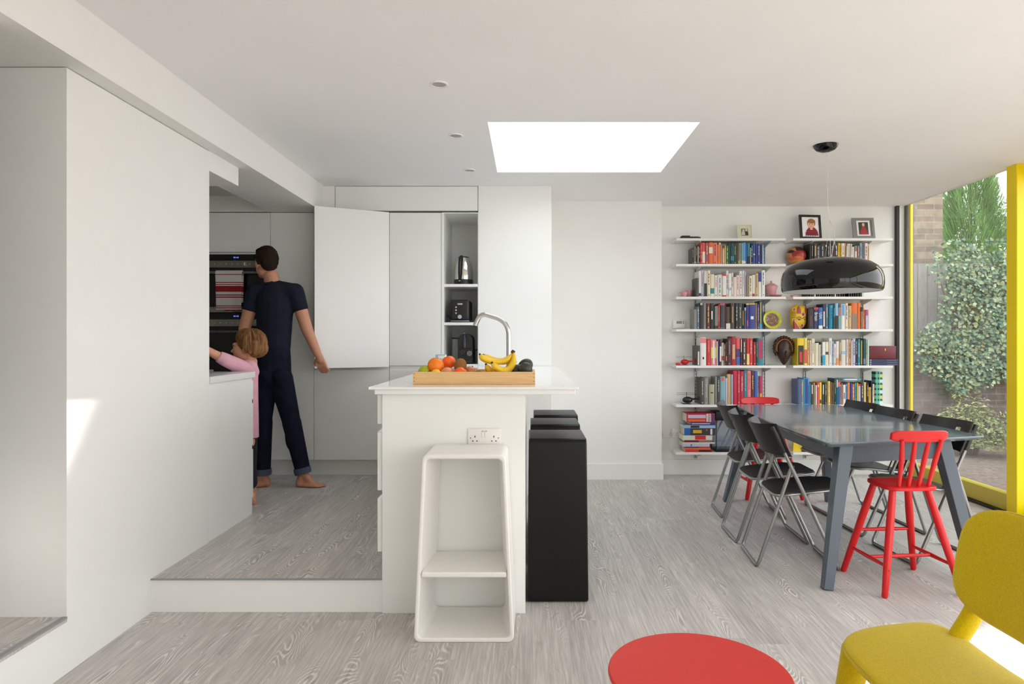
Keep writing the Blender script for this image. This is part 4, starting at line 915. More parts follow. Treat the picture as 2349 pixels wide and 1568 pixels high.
p = on(1808, 3, 6.09); b = MB(); b.lathe([(0, .010), (.026, .009), (.030, .018), (.031, .016), (.026, .002), (0, .001)], (RX[0] + .034, p.y, p.z), PINK, 24); o = b.build('small_dish'); tag(o, 'tiny pink dish at the left end of the right third shelf', 'dish')
def plate_paint():
    m = bpy.data.materials.new('plate painting'); m.use_nodes = True; n = m.node_tree.nodes; l = m.node_tree.links; b = n['Principled BSDF']
    t = n.new('ShaderNodeTexCoord'); v = n.new('ShaderNodeTexNoise'); v.inputs['Scale'].default_value = 34; v.inputs['Detail'].default_value = 4; v.inputs['Distortion'].default_value = 1.5; l.new(t.outputs['Object'], v.inputs['Vector']); r = n.new('ShaderNodeValToRGB')
    r.color_ramp.elements[0].position = .30; r.color_ramp.elements[0].color = lin((74, 60, 74)) + (1,); r.color_ramp.elements[1].position = .70; r.color_ramp.elements[1].color = lin((206, 190, 96)) + (1,)
    for p_, c in ((.42, (128, 74, 62)), (.50, (96, 96, 72)), (.58, (178, 116, 70)), (.63, (150, 146, 160))): e = r.color_ramp.elements.new(p_); e.color = lin(c) + (1,)
    l.new(v.outputs['Fac'], r.inputs[0]); l.new(r.outputs[0], b.inputs['Base Color']); b.inputs['Roughness'].default_value = .3; return m
# standing yellow plate
p = on(1771, 4, 6.14); t = thing('decorative_plate', 'painted plate with yellow rim leaning on the fourth shelf', 'plate', tuple(p)); r = UX(1792, 6.14) - UX(1771, 6.14) + .002
M = Matrix.Rotation(PI / 2 - .16, 3, 'X'); c = Vector((p.x, p.y, p.z + r * math.cos(.16) + .003))
b = MB(); b.lathe([(r * .72, .004), (r * .97, .012), (r, .010), (r * .72, -.002)], tuple(c), mat('plate yellow rim', (206, 206, 60), .3, var=.2, scale=50), 44, M, caps=False); b.build('rim', t)
b = MB(); b.lathe([(0, .0025), (r * .72, .004), (r * .72, -.002), (0, -.002)], tuple(c), plate_paint(), 36, M); b.build('painted_centre', t)
# wooden masks
def mask_pts(n=28): return n
p = on(1831.5, 4, 6.10); cx, W2, H = p.x, (UX(1852, 6.1) - UX(1832, 6.1)) * .93, .222
t = thing('tiger_mask', 'yellow wooden animal mask with red spots on the fourth shelf', 'mask', (cx, 6.10, p.z)); YM = mat('mask yellow', (222, 178, 20), .35, var=.08, scale=30); RM = mat('mask red', (158, 26, 40), .35); BM = mat('mask black line', (60, 40, 14), .5)
def mfn(d):
    z = d.z; wx = 1.0 if z > -.2 else 1.0 - .35 * ((-z - .2) / .8) ** 1.5; s_ = (abs(d.x) ** .6) * (1 if d.x > 0 else -1); return Vector((s_ * wx, d.y if d.y < 0 else d.y * .15, (abs(z) ** .65) * (1 if z > 0 else -1)))
b = MB(); b.ell((cx, 6.115, p.z + H / 2), (W2, .055, H / 2), YM, 36, 24, fn=mfn); b.build('face', t)
def msurf(x, z):
    """front surface of the mask at (x, z) relative to its centre, in half-sizes"""
    return 6.115 - .055 * math.sqrt(max(0.02, 1 - abs(x) ** 3.33 - abs(z) ** 3.08)) - .002
for x, z in ((-.68, .62), (.38, .22), (-.74, -.28), (.30, -.70)):
    Y_ = msurf(x, z); c = Vector((cx + x * W2, Y_, p.z + H / 2 + z * H / 2)); R = Matrix.Rotation(-x * .5, 3, 'Z')
    b = MB(); b.ell(c, (.017, .003, .017), mat('mask white ring', (196, 176, 176), .4), 16, 8, R); b.ell(c + Vector((0, -.0015, 0)), (.012, .003, .013), RM, 14, 8, R); b.build('spot', t)
b = MB()
for x in (-.14, .84):
    ww = .019 if x < .5 else .008; pts = [(cx + x * W2 - ww, .142), (cx + x * W2 + ww, .142), (cx + x * W2 + ww * .75, .178), (cx + x * W2, .212), (cx + x * W2 - ww * .75, .178)]
    b.prism([(a, p.z + z) for a, z in pts], msurf(min(.7, abs(x)), .45) - .004, msurf(min(.7, abs(x)), .45) + .012, RM, 'XZ')
b.prism([(cx - W2 * .78, p.z + .072), (cx - W2 * .70, p.z + .002), (cx - W2 * .05, p.z + .002)], 6.055, 6.085, RM, 'XZ'); b.build('red_marks', t)
b = MB()
for q in (-.12, .62):
    b.tube([(cx + (q + dx) * W2, msurf(q + dx, .0) - .001, p.z + H / 2 + H / 2 * (.02 - .18 * dx * dx * 9)) for dx in (-.32, -.16, 0, .16, .32)], .0022, BM, 6)
    b.ell((cx + q * W2, msurf(q, -.2), p.z + H / 2 - .022), (.013, .003, .008), mat('mask eye olive', (88, 82, 20), .4), 12, 6)
for k in range(4): b.tube([(cx + (-.9 + .1 * j) * W2, msurf(-.9 + .1 * j, .3 - k * .15), p.z + H / 2 + H / 2 * (.4 - k * .14 + .05 * math.sin(j * 2))) for j in range(5)], .0012, BM, 5)
b.tube([(cx - W2 * .72, 6.052, p.z + .078), (cx - W2 * .38, 6.052, p.z + .04), (cx - W2 * .02, 6.052, p.z + .004)], .003, mat('mask cream teeth', (220, 206, 150), .5), 6)
b.build('painted_lines', t)
p = on(1801, 5, 6.11); cx = p.x - .006; t = thing('carved_mask', 'dark brown carved wooden face mask with curled headdress between the bookcases', 'mask', (cx, 6.11, p.z)); DWD = mat('dark mask wood', (58, 36, 28), .4, var=.3, scale=40)
H = .262; W2 = .098
def hfn(d): z = d.z; wx = 1.0 if z > .0 else 1.0 - .52 * (-z) ** 1.3; return Vector((d.x * wx, d.y if d.y < 0 else d.y * .15, z))
b = MB(); b.ell((cx, 6.125, p.z + .125), (.068, .055, .124), DWD, 32, 22, fn=hfn)
b.ell((cx, 6.072, p.z + .105), (.012, .022, .030), DWD, 14, 10); b.ell((cx, 6.075, p.z + .055), (.022, .014, .009), DWD, 14, 8)
for q in (-1, 1): b.ell((cx + q * .028, 6.082, p.z + .125), (.018, .010, .010), DWD, 12, 8); b.ell((cx + q * .028, 6.082, p.z + .150), (.022, .010, .005), DWD, 12, 8)
b.build('face', t)
b = MB()
for k in range(17):
    a = -.62 + (PI + 1.24) * k / 16; b.ell((cx + .088 * math.cos(a), 6.125, p.z + .158 + .098 * math.sin(a)), (.016, .018, .016), mat('carved curls', (74, 40, 26), .5, var=.3, scale=90), 12, 8)
b.build('headdress', t)
b = MB(); b.tube([(cx + .072 * math.cos(a), 6.105, p.z + .150 + .088 * math.sin(a)) for a in [-.3 + (PI + .6) * k / 20 for k in range(21)]], .0045, mat('mask ochre band', (168, 104, 44), .5), 8); b.build('band', t)
# wall thermostat
X, Z = UX(1557, 6.22), UZ(743.5, 6.22); t = thing('thermostat', 'white wall thermostat with small grey display at the bookcase', 'thermostat', (X, 6.2295, Z))
MB().rbox(X - .056, X + .056, 6.204, 6.2292, Z - .040, Z + .042, .005, mat('white socket plastic', (232, 230, 226))).build('case', t)
MB().box(X - .026, X + .024, 6.2028, 6.205, Z + .006, Z + .030, mat('grey green display', (120, 130, 122), .3)).build('display', t)
b = MB()
for z in (.024, .010): b.ell((X + .038, 6.2038, Z + z), (.005, .003, .005), mat('thermostat button', (92, 88, 84), .5), 10, 6)
b.build('button_pair', t)
# toy helicopters
def heli(px, k, Y, s_, m, lab, name):
    p = on(px, k, Y); t = thing(name, lab, 'toy helicopter', tuple(p)); x, y, z = p
    b = MB(); b.ell((x + .010 * s_, y, z + .030 * s_), (.038 * s_, .022 * s_, .024 * s_), m, 20, 12); b.tube([(x + .03 * s_, y, z + .036 * s_), (x + .10 * s_, y, z + .036 * s_)], [.010 * s_, .003 * s_], m, 8); b.build('fuselage', t)
    b = MB()
    for q in (-1, 1): b.tube(fillet([(x - .035 * s_, y + q * .02 * s_, z + .010 * s_), (x - .028 * s_, y + q * .02 * s_, z + .0025), (x + .035 * s_, y + q * .02 * s_, z + .0025)], .006), .002 * s_, DARK, 6)
    b.build('skids', t)
    b = MB(); b.tube([(x + .004 * s_, y, z + .05 * s_), (x + .004 * s_, y, z + .088 * s_)], .0018 * s_, DARK, 6); b.build('mast', t)
    b = MB()
    for zz, an in ((.068, .1), (.080, -.25)):
        d_ = Vector((math.cos(an), math.sin(an) * .5, 0)) * .075 * s_; c_ = Vector((x + .004 * s_, y, z + zz * s_)); b.tube([c_ - d_, c_ + d_], .0035 * s_, DARK, 6, flat=.3)
    b.build('rotor_blades', t)
    b = MB(); b.ell((x + .10 * s_, y, z + .042 * s_), (.010 * s_, .002, .016 * s_), m, 12, 8); b.build('tail_fin', t)
    return p
heli(1568, 5, 6.09, 1.0, mat('toy red', (196, 20, 28), .25), 'small red toy helicopter at the left end of the fifth shelf', 'toy_helicopter')
p = on(1553, 5, 6.07); b = MB(); b.rbox(LX[0] + .008, LX[0] + .048, 6.05, 6.09, p.z + .0004, p.z + .024, .008, mat('toy red', (196, 20, 28)), 3); o = b.build('toy_controller'); tag(o, 'tiny red toy controller left of the red helicopter', 'toy')
heli(1574, 6, 6.10, 1.25, mat('toy black', (24, 24, 26), .35), 'black toy helicopter at the left end of the sixth shelf', 'toy_helicopter')
# box, flat books and tube at the right end
Y_ = 6.05; x0, x1 = UX(1995, Y_), 3.345
zb = ZT[5]
for k in range(3):
    flat_stuff('book', f'dark blue flat book, {["lowest", "middle", "uppermost"][k]} of three under the maroon box', 'book', x0 - .004, 3.352, 6.045, 6.19, zb + .0003 + k * .0190, .0186, 'nv', 0, 'dark blue books lying under the maroon box', [('gr', .60, .95, .42, .58), ('lg', .02, .06, .2, .8)])
b = MB(); mb_ = mat('maroon leather', (104, 24, 34), .45, var=.05); b.rbox(x0, 3.335, 6.055, 6.185, zb + .0580, zb + .0580 + .118, .003, mb_, 2); t = b.build('maroon_box'); tag(t, 'maroon leather-look box standing on the dark blue books', 'box')
X = (x0 + 3.335) / 2 + .02; b = MB(); b.rbox(X - .005, X + .005, 6.051, 6.055, zb + .130, zb + .152, .0015, mat('brass clasp', (200, 160, 70), .3, metal=.8)); b.build('clasp', t)
def check_material():
    m = bpy.data.materials.new('green and black check print'); m.use_nodes = True; n = m.node_tree.nodes; l = m.node_tree.links; b = n['Principled BSDF']
    t = n.new('ShaderNodeTexCoord'); s = n.new('ShaderNodeSeparateXYZ'); l.new(t.outputs['Object'], s.inputs[0]); M = lambda op, a, b_=None: math_node(n, l, op, a, b_)
    zf = M('FRACT', M('MULTIPLY', s.outputs['Z'], 20.5)); row = M('FLOOR', M('MULTIPLY', s.outputs['Z'], 20.5)); odd = M('MODULO', row, 2.0)
    xf_ = M('FRACT', M('MULTIPLY', M('ADD', s.outputs['X'], 1.0), 40.0))
    blk = M('MULTIPLY', M('GREATER_THAN', zf, .62), M('GREATER_THAN', xf_, .5))
    wsq = M('MULTIPLY', M('LESS_THAN', zf, .6), M('GREATER_THAN', s.outputs['X'], .004))
    m1 = n.new('ShaderNodeMix'); m1.data_type = 'RGBA'; m1.inputs['A'].default_value = lin((84, 176, 150)) + (1,); l.new(wsq, m1.inputs['Factor'])
    m0 = n.new('ShaderNodeMix'); m0.data_type = 'RGBA'; m0.inputs['A'].default_value = lin((206, 222, 224)) + (1,); m0.inputs['B'].default_value = lin((206, 206, 110)) + (1,); l.new(odd, m0.inputs['Factor']); l.new(m0.outputs['Result'], m1.inputs['B'])
    m2 = n.new('ShaderNodeMix'); m2.data_type = 'RGBA'; l.new(blk, m2.inputs['Factor']); l.new(m1.outputs['Result'], m2.inputs['A']); m2.inputs['B'].default_value = (.01, .015, .015, 1)
    l.new(m2.outputs['Result'], b.inputs['Base Color']); return m
b = MB(); xa = UX(2008, 6.07); b.box(xa, xa + .068, 6.07, 6.138, ZT[6] + .0004, ZT[6] + .298, check_material()); o = b.build('patterned_box'); tag(o, 'tall narrow green and black checked box at the right end of sixth shelf', 'box')
# black-framed glass tank on the lowest left shelf
x0, x1 = UX(1642, 6.03), LX[1] - .03; z0 = ZT[7]; t = thing('glass_tank', 'glass display tank with black base and lid behind the folding chairs', 'glass tank', ((x0 + x1) / 2, 6.11, z0))
FB = mat('tank black frame', (22, 24, 30), .35)
MB().rbox(x0, x1, 6.03, 6.20, z0 + .0004, z0 + .026, .003, FB).build('base', t); MB().rbox(x0, x1, 6.03, 6.20, z0 + .285, z0 + .365, .006, FB).build('lid', t)
for X_ in (x0 + .004, x1 - .010):
    for Y2 in (6.034, 6.19): MB().box(X_, X_ + .006, Y2, Y2 + .006, z0 + .026, z0 + .285, FB).build('corner_post', t)
MB().box(x0 + .006, x1 - .006, 6.034, 6.037, z0 + .026, z0 + .285, CLEAR).build('front_pane', t)
MB().box(x0 + .006, x1 - .006, 6.193, 6.196, z0 + .026, z0 + .285, mat('blue grey tank back', (128, 146, 164), .4)).build('back_pane', t)
# lowest right shelf: a few bits behind the table
for i, (c, w_, h) in enumerate((('bk', .022, .135), ('ch', .026, .14), ('in', .02, .13), ('lb', .018, .135), ('ch', .02, .12), ('rs', .016, .085), ('po', .018, .07), ('cm', .016, .075))):
    xx = UX(1843, 6.04) + .024 * i
    o = make_book(xx, xx + w_, ZT[7], h, c, .13, f'short {CN[c][0]} book, {ORD[i]} from left on the lowest shelf, right bookcase', random.Random(i), 6.04, []); o['group'] = 'books on the lowest shelf of the right bookcase'
b = MB(); x0 = RX[0] + .015; b.prism([(x0, ZT[7] + .001), (x0 + .075, ZT[7] + .001), (x0 + .105, ZT[7] + .135), (x0 + .01, ZT[7] + .155)], 6.06, 6.09, mat('yellow card', (232, 206, 40), .6), 'XZ'); o = b.build('yellow_folder'); tag(o, 'yellow card folder leaning on the lowest right shelf behind the red chair', 'folder')
# row of disc cases behind the lamp
rn = random.Random(5); x = UX(1851, 6.06)
for i in range(22):
    w_ = .0105; c = rn.choice(['bk', 'bk', 'ch', 'dg', 'bk', 'ow']); 
    o = MB().rbox(x, x + w_, 6.045, 6.18, ZT[3] + .0004, ZT[3] + .125 + rn.uniform(0, .01), .0008, bmat(c), 1).build('disc_case')
    tag(o, f'{CN[c][0]} disc case on third shelf, {ORD[i]} from left in the row behind the lamp', 'disc case', 'disc cases behind the lamp'); x += w_ + .0235 * (1 if i in (1, 9, 14) else .04) + .0088
# ================================================================ PENDANT
pc = Vector((UX(1894, 4.263), 4.263, 2.5)); LXc, LYc = UX(1907, 4.263), 4.263; zb = UZ(671, 4.263 - .2); zt = UZ(591, 4.263)
BLG = mat('gloss black enamel', (7, 7, 8), .05, spec=.42)
t = thing('pendant_lamp', 'large glossy black dome pendant lamp above the dining table', 'pendant lamp', (LXc, LYc, 2.5))
b = MB(); b.lathe([(.0, -.044), (.028, -.042), (.055, -.032), (.070, -.016), (.076, 0)], tuple(pc), BLG, 36); b.build('ceiling_rose', t)
R_ = .304; H = .215; z0 = zt - H
prof = [(R_ - .012, .0), (R_ - .004, .012), (R_, .045), (R_ - .002, .085), (R_ - .012, .120), (R_ - .034, .152), (R_ - .070, .178), (R_ - .120, .197), (R_ - .190, .209), (.050, H), (0, H)]
b = MB(); b.lathe(prof, (LXc, LYc, z0), BLG, 72, caps=False); b.build('lamp_shade', t)
b = MB(); b.lathe([(R_ - .014, .001), (R_ - .03, .006), (R_ - .05, .012), (0, .014)], (LXc, LYc, z0), mat('lamp white diffuser', (214, 214, 214), .5), 64, caps=False); b.build('diffuser', t)
CORD = mat('white lamp cord', (206, 206, 200), .6)
knot = Vector((UX(1908, 4.263), 4.263, UZ(520, 4.263)))
b = MB(); b.tube([pc + Vector((.004, 0, -.02)), Vector((UX(1899, 4.263), 4.263, UZ(400, 4.263))), Vector((UX(1898, 4.263), 4.263, UZ(470, 4.263))), Vector((UX(1903, 4.263), 4.263, UZ(503, 4.263)))], .0016, CORD, 6)
for a in (0, 2.1, 4.2): b.tube([Vector((UX(1903, 4.263), 4.263, UZ(503, 4.263))), (LXc + .045 * math.cos(a), LYc + .045 * math.sin(a), zt - .002)], .0010, CORD, 5)
b.tube([Vector((UX(1903, 4.263), 4.263, UZ(503, 4.263))), Vector((UX(1911, 4.263), 4.24, UZ(530, 4.263))), Vector((UX(1909, 4.263), 4.24, UZ(560, 4.263))), (LXc - .01, LYc - .02, zt)], .0022, CORD, 6)
b.build('cord', t)

# ================================================================ DINING TABLE
GRY = mat('blue grey lacquer', (78, 88, 98), .3, spec=.4); TOPM = mat('blue grey table top', (104, 118, 127), .16, spec=.55, coat=.25)
t = thing('dining_table', 'long blue-grey dining table with splayed tapering legs', 'dining table', (1.98, 4.35, 0))
out = [(1.504, 3.350), (1.506, 3.70), (1.508, 3.978), (1.542, 4.495), (1.60, 4.95), (1.655, 5.33), (2.46, 5.31), (2.452, 5.0), (2.437, 4.57), (2.44, 4.176), (2.458, 3.862), (2.466, 3.60), (2.211, 3.523), (1.95, 3.455), (1.70, 3.39)]
corner = {0, 5, 6, 11}; pts = []
n = len(out)
for i, p in enumerate(out):
    a, c = Vector(out[i - 1]), Vector(out[(i + 1) % n]); p = Vector(p)
    if i in corner:
        for q in fillet([(a.x, a.y, 0), (p.x, p.y, 0), (c.x, c.y, 0)], .03, 5)[1:-1]: pts.append((q.x, q.y))
    else: pts.append((p.x, p.y))
cen = Vector((1.98, 4.4))
def shrink(k): return [(cen.x + (x - cen.x) * (1 - k / (Vector((x, y)) - cen).length), cen.y + (y - cen.y) * (1 - k / (Vector((x, y)) - cen).length)) for x, y in pts]
b = MB(); N = len(pts); lv = [(shrink(.045), .712), (shrink(.004), .730), (shrink(0), .733), (shrink(0), .738), (shrink(.003), .740)]; vs = []
for P, z in lv: vs += [(x, y, z) for x, y in P]
fs = [(i * N + k, i * N + (k + 1) % N, (i + 1) * N + (k + 1) % N, (i + 1) * N + k) for i in range(4) for k in range(N)] + [tuple(range(N))[::-1], tuple(4 * N + k for k in range(N))]
b.add(vs, fs, TOPM, False); b.build('tabletop', t)
LEG = [((1.640, 3.475), (1.503, 3.365)), ((2.235, 3.62), (2.335, 3.475)), ((1.700, 5.115), (1.535, 5.185)), ((2.245, 5.10), (2.335, 5.19))]
for (tx, ty), (fx, fy) in LEG:
    b = MB(); b.tube([(tx, ty, .7115), (fx, fy, .0)], [.050, .034], GRY, 4, twist=PI / 4 + .0); b.build('leg', t, bevel=.003)
a_ = [LEG[0][0], LEG[1][0], LEG[3][0], LEG[2][0]]
b = MB()
for i in range(4):
    p, q = Vector(a_[i]), Vector(a_[(i + 1) % 4]); d = (q - p).normalized(); nn = Vector((-d.y, d.x)) * .011; p = p + d * .02; q = q - d * .02
    vs = [(*(p + nn), .618), (*(q + nn), .618), (*(q - nn), .618), (*(p - nn), .618), (*(p + nn), .7115), (*(q + nn), .7115), (*(q - nn), .7115), (*(p - nn), .7115)]
    b.add(vs, [(0, 3, 2, 1), (4, 5, 6, 7), (0, 1, 5, 4), (1, 2, 6, 5), (2, 3, 7, 6), (3, 0, 4, 7)], GRY)
b.build('apron', t)

# ================================================================ FOLDING CHAIRS (sitter faces +X locally)
SEATM = mat('black chair plastic', (26, 26, 27), .42, var=.06, scale=200, bump=.1)
def folding_chair():
    t = thing('folding_chair', '', 'folding chair', (0, 0, 0)); hw = .205; r = .0102
    # back frame: up one side, across at the floor, up the other
    b = MB(); b.tube(fillet([(-.150, hw, .775), (-.135, hw, .755), (.195, hw, .03), (.205, hw - .01, r), (.205, -hw + .01, r), (.195, -hw, .03), (-.135, -hw, .755), (-.150, -hw, .775)], .035, 5), r, TUBE, 14); b.build('back_frame', t)
    b = MB(); g = hw - .024; b.tube(fillet([(-.036, g, .565), (-.215, g, .03), (-.225, g - .01, r), (-.225, -g + .01, r), (-.215, -g, .03), (-.036, -g, .565)], .045, 5), r, TUBE, 14); b.build('rear_leg_frame', t)
    b = MB()
    for q in (-1, 1): b.tube([(-.038, q * (hw + .006), .566), (-.038, q * (g - .012), .562)], .0065, BLKP, 8); b.tube([(-.045, q * (g - .018), .57), (.02, q * (g - .018), .42)], .007, TUBE, 8, flat=.4)
    b.build('pivots', t)
    def sfn(u, v):
        x = .075 + u * .195; y = v * (.178 + .012 * (u < 0) * 0 - .012 * u); z = .418 + .022 * u + .010 * (abs(v) ** 3) * (1 if u < .6 else .4) - .008 * (1 - u * u) * (1 - v * v)
        return Vector((x, y, z)), Vector((-.1, 0, 1)).normalized()
    b = MB(); edge = b.pad(sfn, .012, SEATM, n=22, rings=6, sup=7, edge=.6); b.build('seat', t)
    b = MB(); b.ring([p + Vector((0, 0, -.008)) for p in edge], .0075, TUBE, 8); b.build('seat_rim', t)
    # curved backrest with a hand slot
    b = MB(); nu, nv = 20, 8; vs = []
    for side in (0, 1):
        for i in range(nu + 1):
            v = -1 + 2 * i / nu
            for j in range(nv + 1):
                s_ = j / nv; z = .618 + s_ * .168 + (.014 * abs(v) ** 3 if j == nv else 0) ; base = -.068 - (z - .62) * .46
                x = base - .082 * (1 - v * v) + .018 * abs(v) ** 4; y = v * (hw + .004)
                vs.append((x + (.0045 if side else 0), y, z))
    R0 = (nu + 1) * (nv + 1); hole = {(i, j) for i in (9, 10) for j in (5,)}; fs = []
    idx = lambda i, j: i * (nv + 1) + j
    for i in range(nu):
        for j in range(nv):
            if (i, j) in hole: continue
            q = (idx(i, j), idx(i + 1, j), idx(i + 1, j + 1), idx(i, j + 1)); fs.append(q); fs.append(tuple(k + R0 for k in q)[::-1])
    for i in range(nu):
        fs.append((idx(i, 0), idx(i, 0) + R0, idx(i + 1, 0) + R0, idx(i + 1, 0))); fs.append((idx(i, nv), idx(i + 1, nv), idx(i + 1, nv) + R0, idx(i, nv) + R0))
    for j in range(nv):
        fs.append((idx(0, j), idx(0, j + 1), idx(0, j + 1) + R0, idx(0, j) + R0)); fs.append((idx(nu, j), idx(nu, j) + R0, idx(nu, j + 1) + R0, idx(nu, j + 1)))
    a0, a1, j0, j1 = 9, 11, 5, 6
    fs += [(idx(a0, j0), idx(a1, j0), idx(a1, j0) + R0, idx(a0, j0) + R0), (idx(a0, j1), idx(a0, j1) + R0, idx(a1, j1) + R0, idx(a1, j1)), (idx(a0, j0), idx(a0, j0) + R0, idx(a0, j1) + R0, idx(a0, j1)), (idx(a1, j0), idx(a1, j1), idx(a1, j1) + R0, idx(a1, j0) + R0)]
    b.add(vs, fs, SEATM, True); b.build('backrest', t, bevel=0, ang=.9)
    for q in (-1, 1): b = MB(); b.tube([(-.150, q * hw, .782), (-.085, q * hw, .640)], [.0125, .0125], SEATM, 10); b.build('side_sleeve', t)
    return t
fc = folding_chair()
spots = [(1.50, 3.845, -.085, 'black and silver folding chair, nearest of the three left of the table'), (1.515, 4.29, -.04, 'black and silver folding chair, middle of the three left of the table'), (1.60, 4.86, -.07, 'black and silver folding chair, farthest of the three left of the table'),
         (2.335, 3.92, PI + .08, 'black and silver folding chair, nearest of the three on the window side of the table'), (2.325, 4.46, PI + .05, 'black and silver folding chair, middle of the three on the window side'), (2.335, 4.93, PI + .05, 'black and silver folding chair, farthest of the three on the window side')]
for i, (x, y, a, lab) in enumerate(spots):
    o = fc if i == 0 else copy_tree(fc); o.location = (x, y, 0); o.rotation_euler = (0, 0, a); o['label'] = lab; o['group'] = 'folding chairs round the dining table'

# ================================================================ RED SPINDLE-BACK CHAIRS (sitter faces +Y locally)
def red_chair():
    t = thing('spindle_back_chair', '', 'spindle chair', (0, 0, 0))
    def sfn(u, v):
        x = u * (.136 - .012 * (v > 0) * v); y = v * .132; z = .512 - .006 * (1 - u * u) * (1 - v * v)
        return Vector((x, y, z)), Vector((0, 0, 1))
    b = MB(); b.pad(sfn, .030, REDP, n=24, rings=6, sup=4.5, edge=.45, bulge=.8); b.build('seat', t)
    feet = {}
    for sx in (-1, 1):
        for sy in (-1, 1):
            top = Vector((sx * .092, sy * .080, .502)); ft = Vector((sx * .200, sy * (.186 if sy < 0 else .190), .0)); feet[sx, sy] = (top, ft)
            b = MB(); P = [top.lerp(ft, k) for k in (0, .3, .6, .985, 1)]; b.tube(P, [.0165, .0195, .0185, .0150, .011], REDP, 14); b.build('leg', t)
    at = lambda k, f: feet[k][0].lerp(feet[k][1], f)
    def rod(p, q, r=.0095): b = MB(); b.tube([p, p.lerp(q, .5), q], [r * .75, r * 1.15, r * .75], REDP, 10); b.build('stretcher', t)
    rod(at((-1, -1), .72), at((-1, 1), .72)); rod(at((1, -1), .72), at((1, 1), .72)); rod((at((-1, -1), .72) + at((-1, 1), .72)) / 2, (at((1, -1), .72) + at((1, 1), .72)) / 2); rod(at((-1, 1), .52), at((1, 1), .52))
    for k, x in enumerate((-.087, -.030, .030, .087)):
        b = MB(); b.tube([(x * .88, -.105, .520), (x, -.145, .66), (x * 1.18, -.172, .765)], [.0095, .0125, .0100], REDP, 10); b.build('spindle', t)
    b = MB(); vs = []; nn = 16
    for i in range(nn + 1):
        u = -1 + 2 * i / nn; x = u * .146; y = -.178 + .030 * u * u; hh = .029 - .004 * u ** 8 * 3
        for dy, dz in ((-.009, -hh), (.009, -hh), (.009, hh), (-.009, hh)): vs.append((x, y + dy - dz * .25, .783 + dz))
    fs = [(i * 4 + k, i * 4 + (k + 1) % 4, (i + 1) * 4 + (k + 1) % 4, (i + 1) * 4 + k) for i in range(nn) for k in range(4)] + [(3, 2, 1, 0), tuple(nn * 4 + k for k in range(4))]
    b.add(vs, fs, REDP, False); b.build('top_rail', t, bevel=.006, seg=3)
    b = MB()
    for k in ((-1, -1), (1, -1)):
        p = at(k, .745); b.ell(p + Vector((0, -.0165, 0)), (.003, .002, .003), DARK, 8, 6)
    b.build('screw_holes', t)
    return t
rc = red_chair(); rc['label'] = 'small red spindle-back chair at the near end of the dining table'; rc['group'] = 'red spindle-back chairs'
rc.location = (1.922, 3.452, 0); rc.rotation_euler = (0, 0, .07)
r2 = copy_tree(rc); r2.location = (1.93, 5.42, 0); r2.rotation_euler = (0, 0, PI); r2.scale = (1.1, 1.0, .955); r2['label'] = 'red spindle-back chair at the far end of the dining table by the books'

# ================================================================ TUBE STOOLS (open faces towards +-Y locally)
def stool(m, lab, name='bar_stool'):
    """hollow tapered stool with a foot shelf, base 0.42 x 0.29, 0.78 high"""
    t = thing(name, lab, 'stool', (0, 0, 0)); H = .780
    def wid(z): return .2095 - (.2095 - .1735) * z / H
    def dep(z): return .146 - .006 * z / H
    b = MB(); r = .030; N = 6
    def loop(zl, zh, ins, r):
        c = []
        for (sx, z, a0) in ((1, zl, -PI / 2), (1, zh, 0), (-1, zh, PI / 2), (-1, zl, PI)):
            for k in range(N + 1):
                a = a0 + PI / 2 * k / N; zz = (z + r if z == zl else z - r); cx = sx * (wid(zz) - ins - r)
                zz += math.sin(a) * r; c.append((cx + math.cos(a) * r + (0), zz))
        return c
    outer = loop(0, H, 0, .026); inner = loop(.018, H - .018, .016, .022); back = loop(.034, H - .052, .044, .026); M_ = len(outer)
    vs = [];
    for L, L2 in ((outer, outer), (inner, back)):
        for sgn in (-1, 1):
            if sgn > 0: L = L2
            vs += [(x, sgn * dep(z) * (1.0), z) for x, z in L]
    o0, o1, i0, i1 = 0, M_, 2 * M_, 3 * M_; fs = []
    for k in range(M_):
        q = (k + 1) % M_; fs += [(o0 + k, o0 + q, o1 + q, o1 + k), (i0 + k, i1 + k, i1 + q, i0 + q), (o0 + k, i0 + k, i0 + q, o0 + q), (o1 + k, o1 + q, i1 + q, i1 + k)]
    b.add(vs, fs, m, True); b.build('shell', t, bevel=.0065, seg=3, ang=.8)
    z0, z1 = .268, .290; w0 = wid(z0) - .019; w1 = wid(z1) - .019; d0 = dep(.28) - .003
    b = MB(); b.add([(-w0, -d0, z0), (w0, -d0, z0), (w0, d0, z0), (-w0, d0, z0), (-w1, -d0, z1), (w1, -d0, z1), (w1, d0, z1), (-w1, d0, z1)], [(0, 3, 2, 1), (4, 5, 6, 7), (0, 1, 5, 4), (1, 2, 6, 5), (2, 3, 7, 6), (3, 0, 4, 7)], m, False); b.build('footrest', t, bevel=.006, seg=3)
    return t
ws = stool(mat('white moulded plastic', (240, 238, 234), .32, spec=.4), 'white hollow tapered stool with foot shelf in front of the island'); ws.location = (-.270, 2.918, 0)
BST = mat('satin black moulded plastic', (10, 9, 9), .38, spec=.32)
bs = stool(BST, 'black tapered stool beside the island, nearest of the three'); bs.rotation_euler = (0, 0, PI / 2); bs.location = (.140, 3.396, 0); bs['group'] = 'black stools in a row'
for x, y, lab in ((.150, 3.93, 'black tapered stool beside the island, middle of the three'), (.172, 4.40, 'black tapered stool beside the island, farthest of the three')):
    o = copy_tree(bs); o.location = (x, y, 0); o['label'] = lab

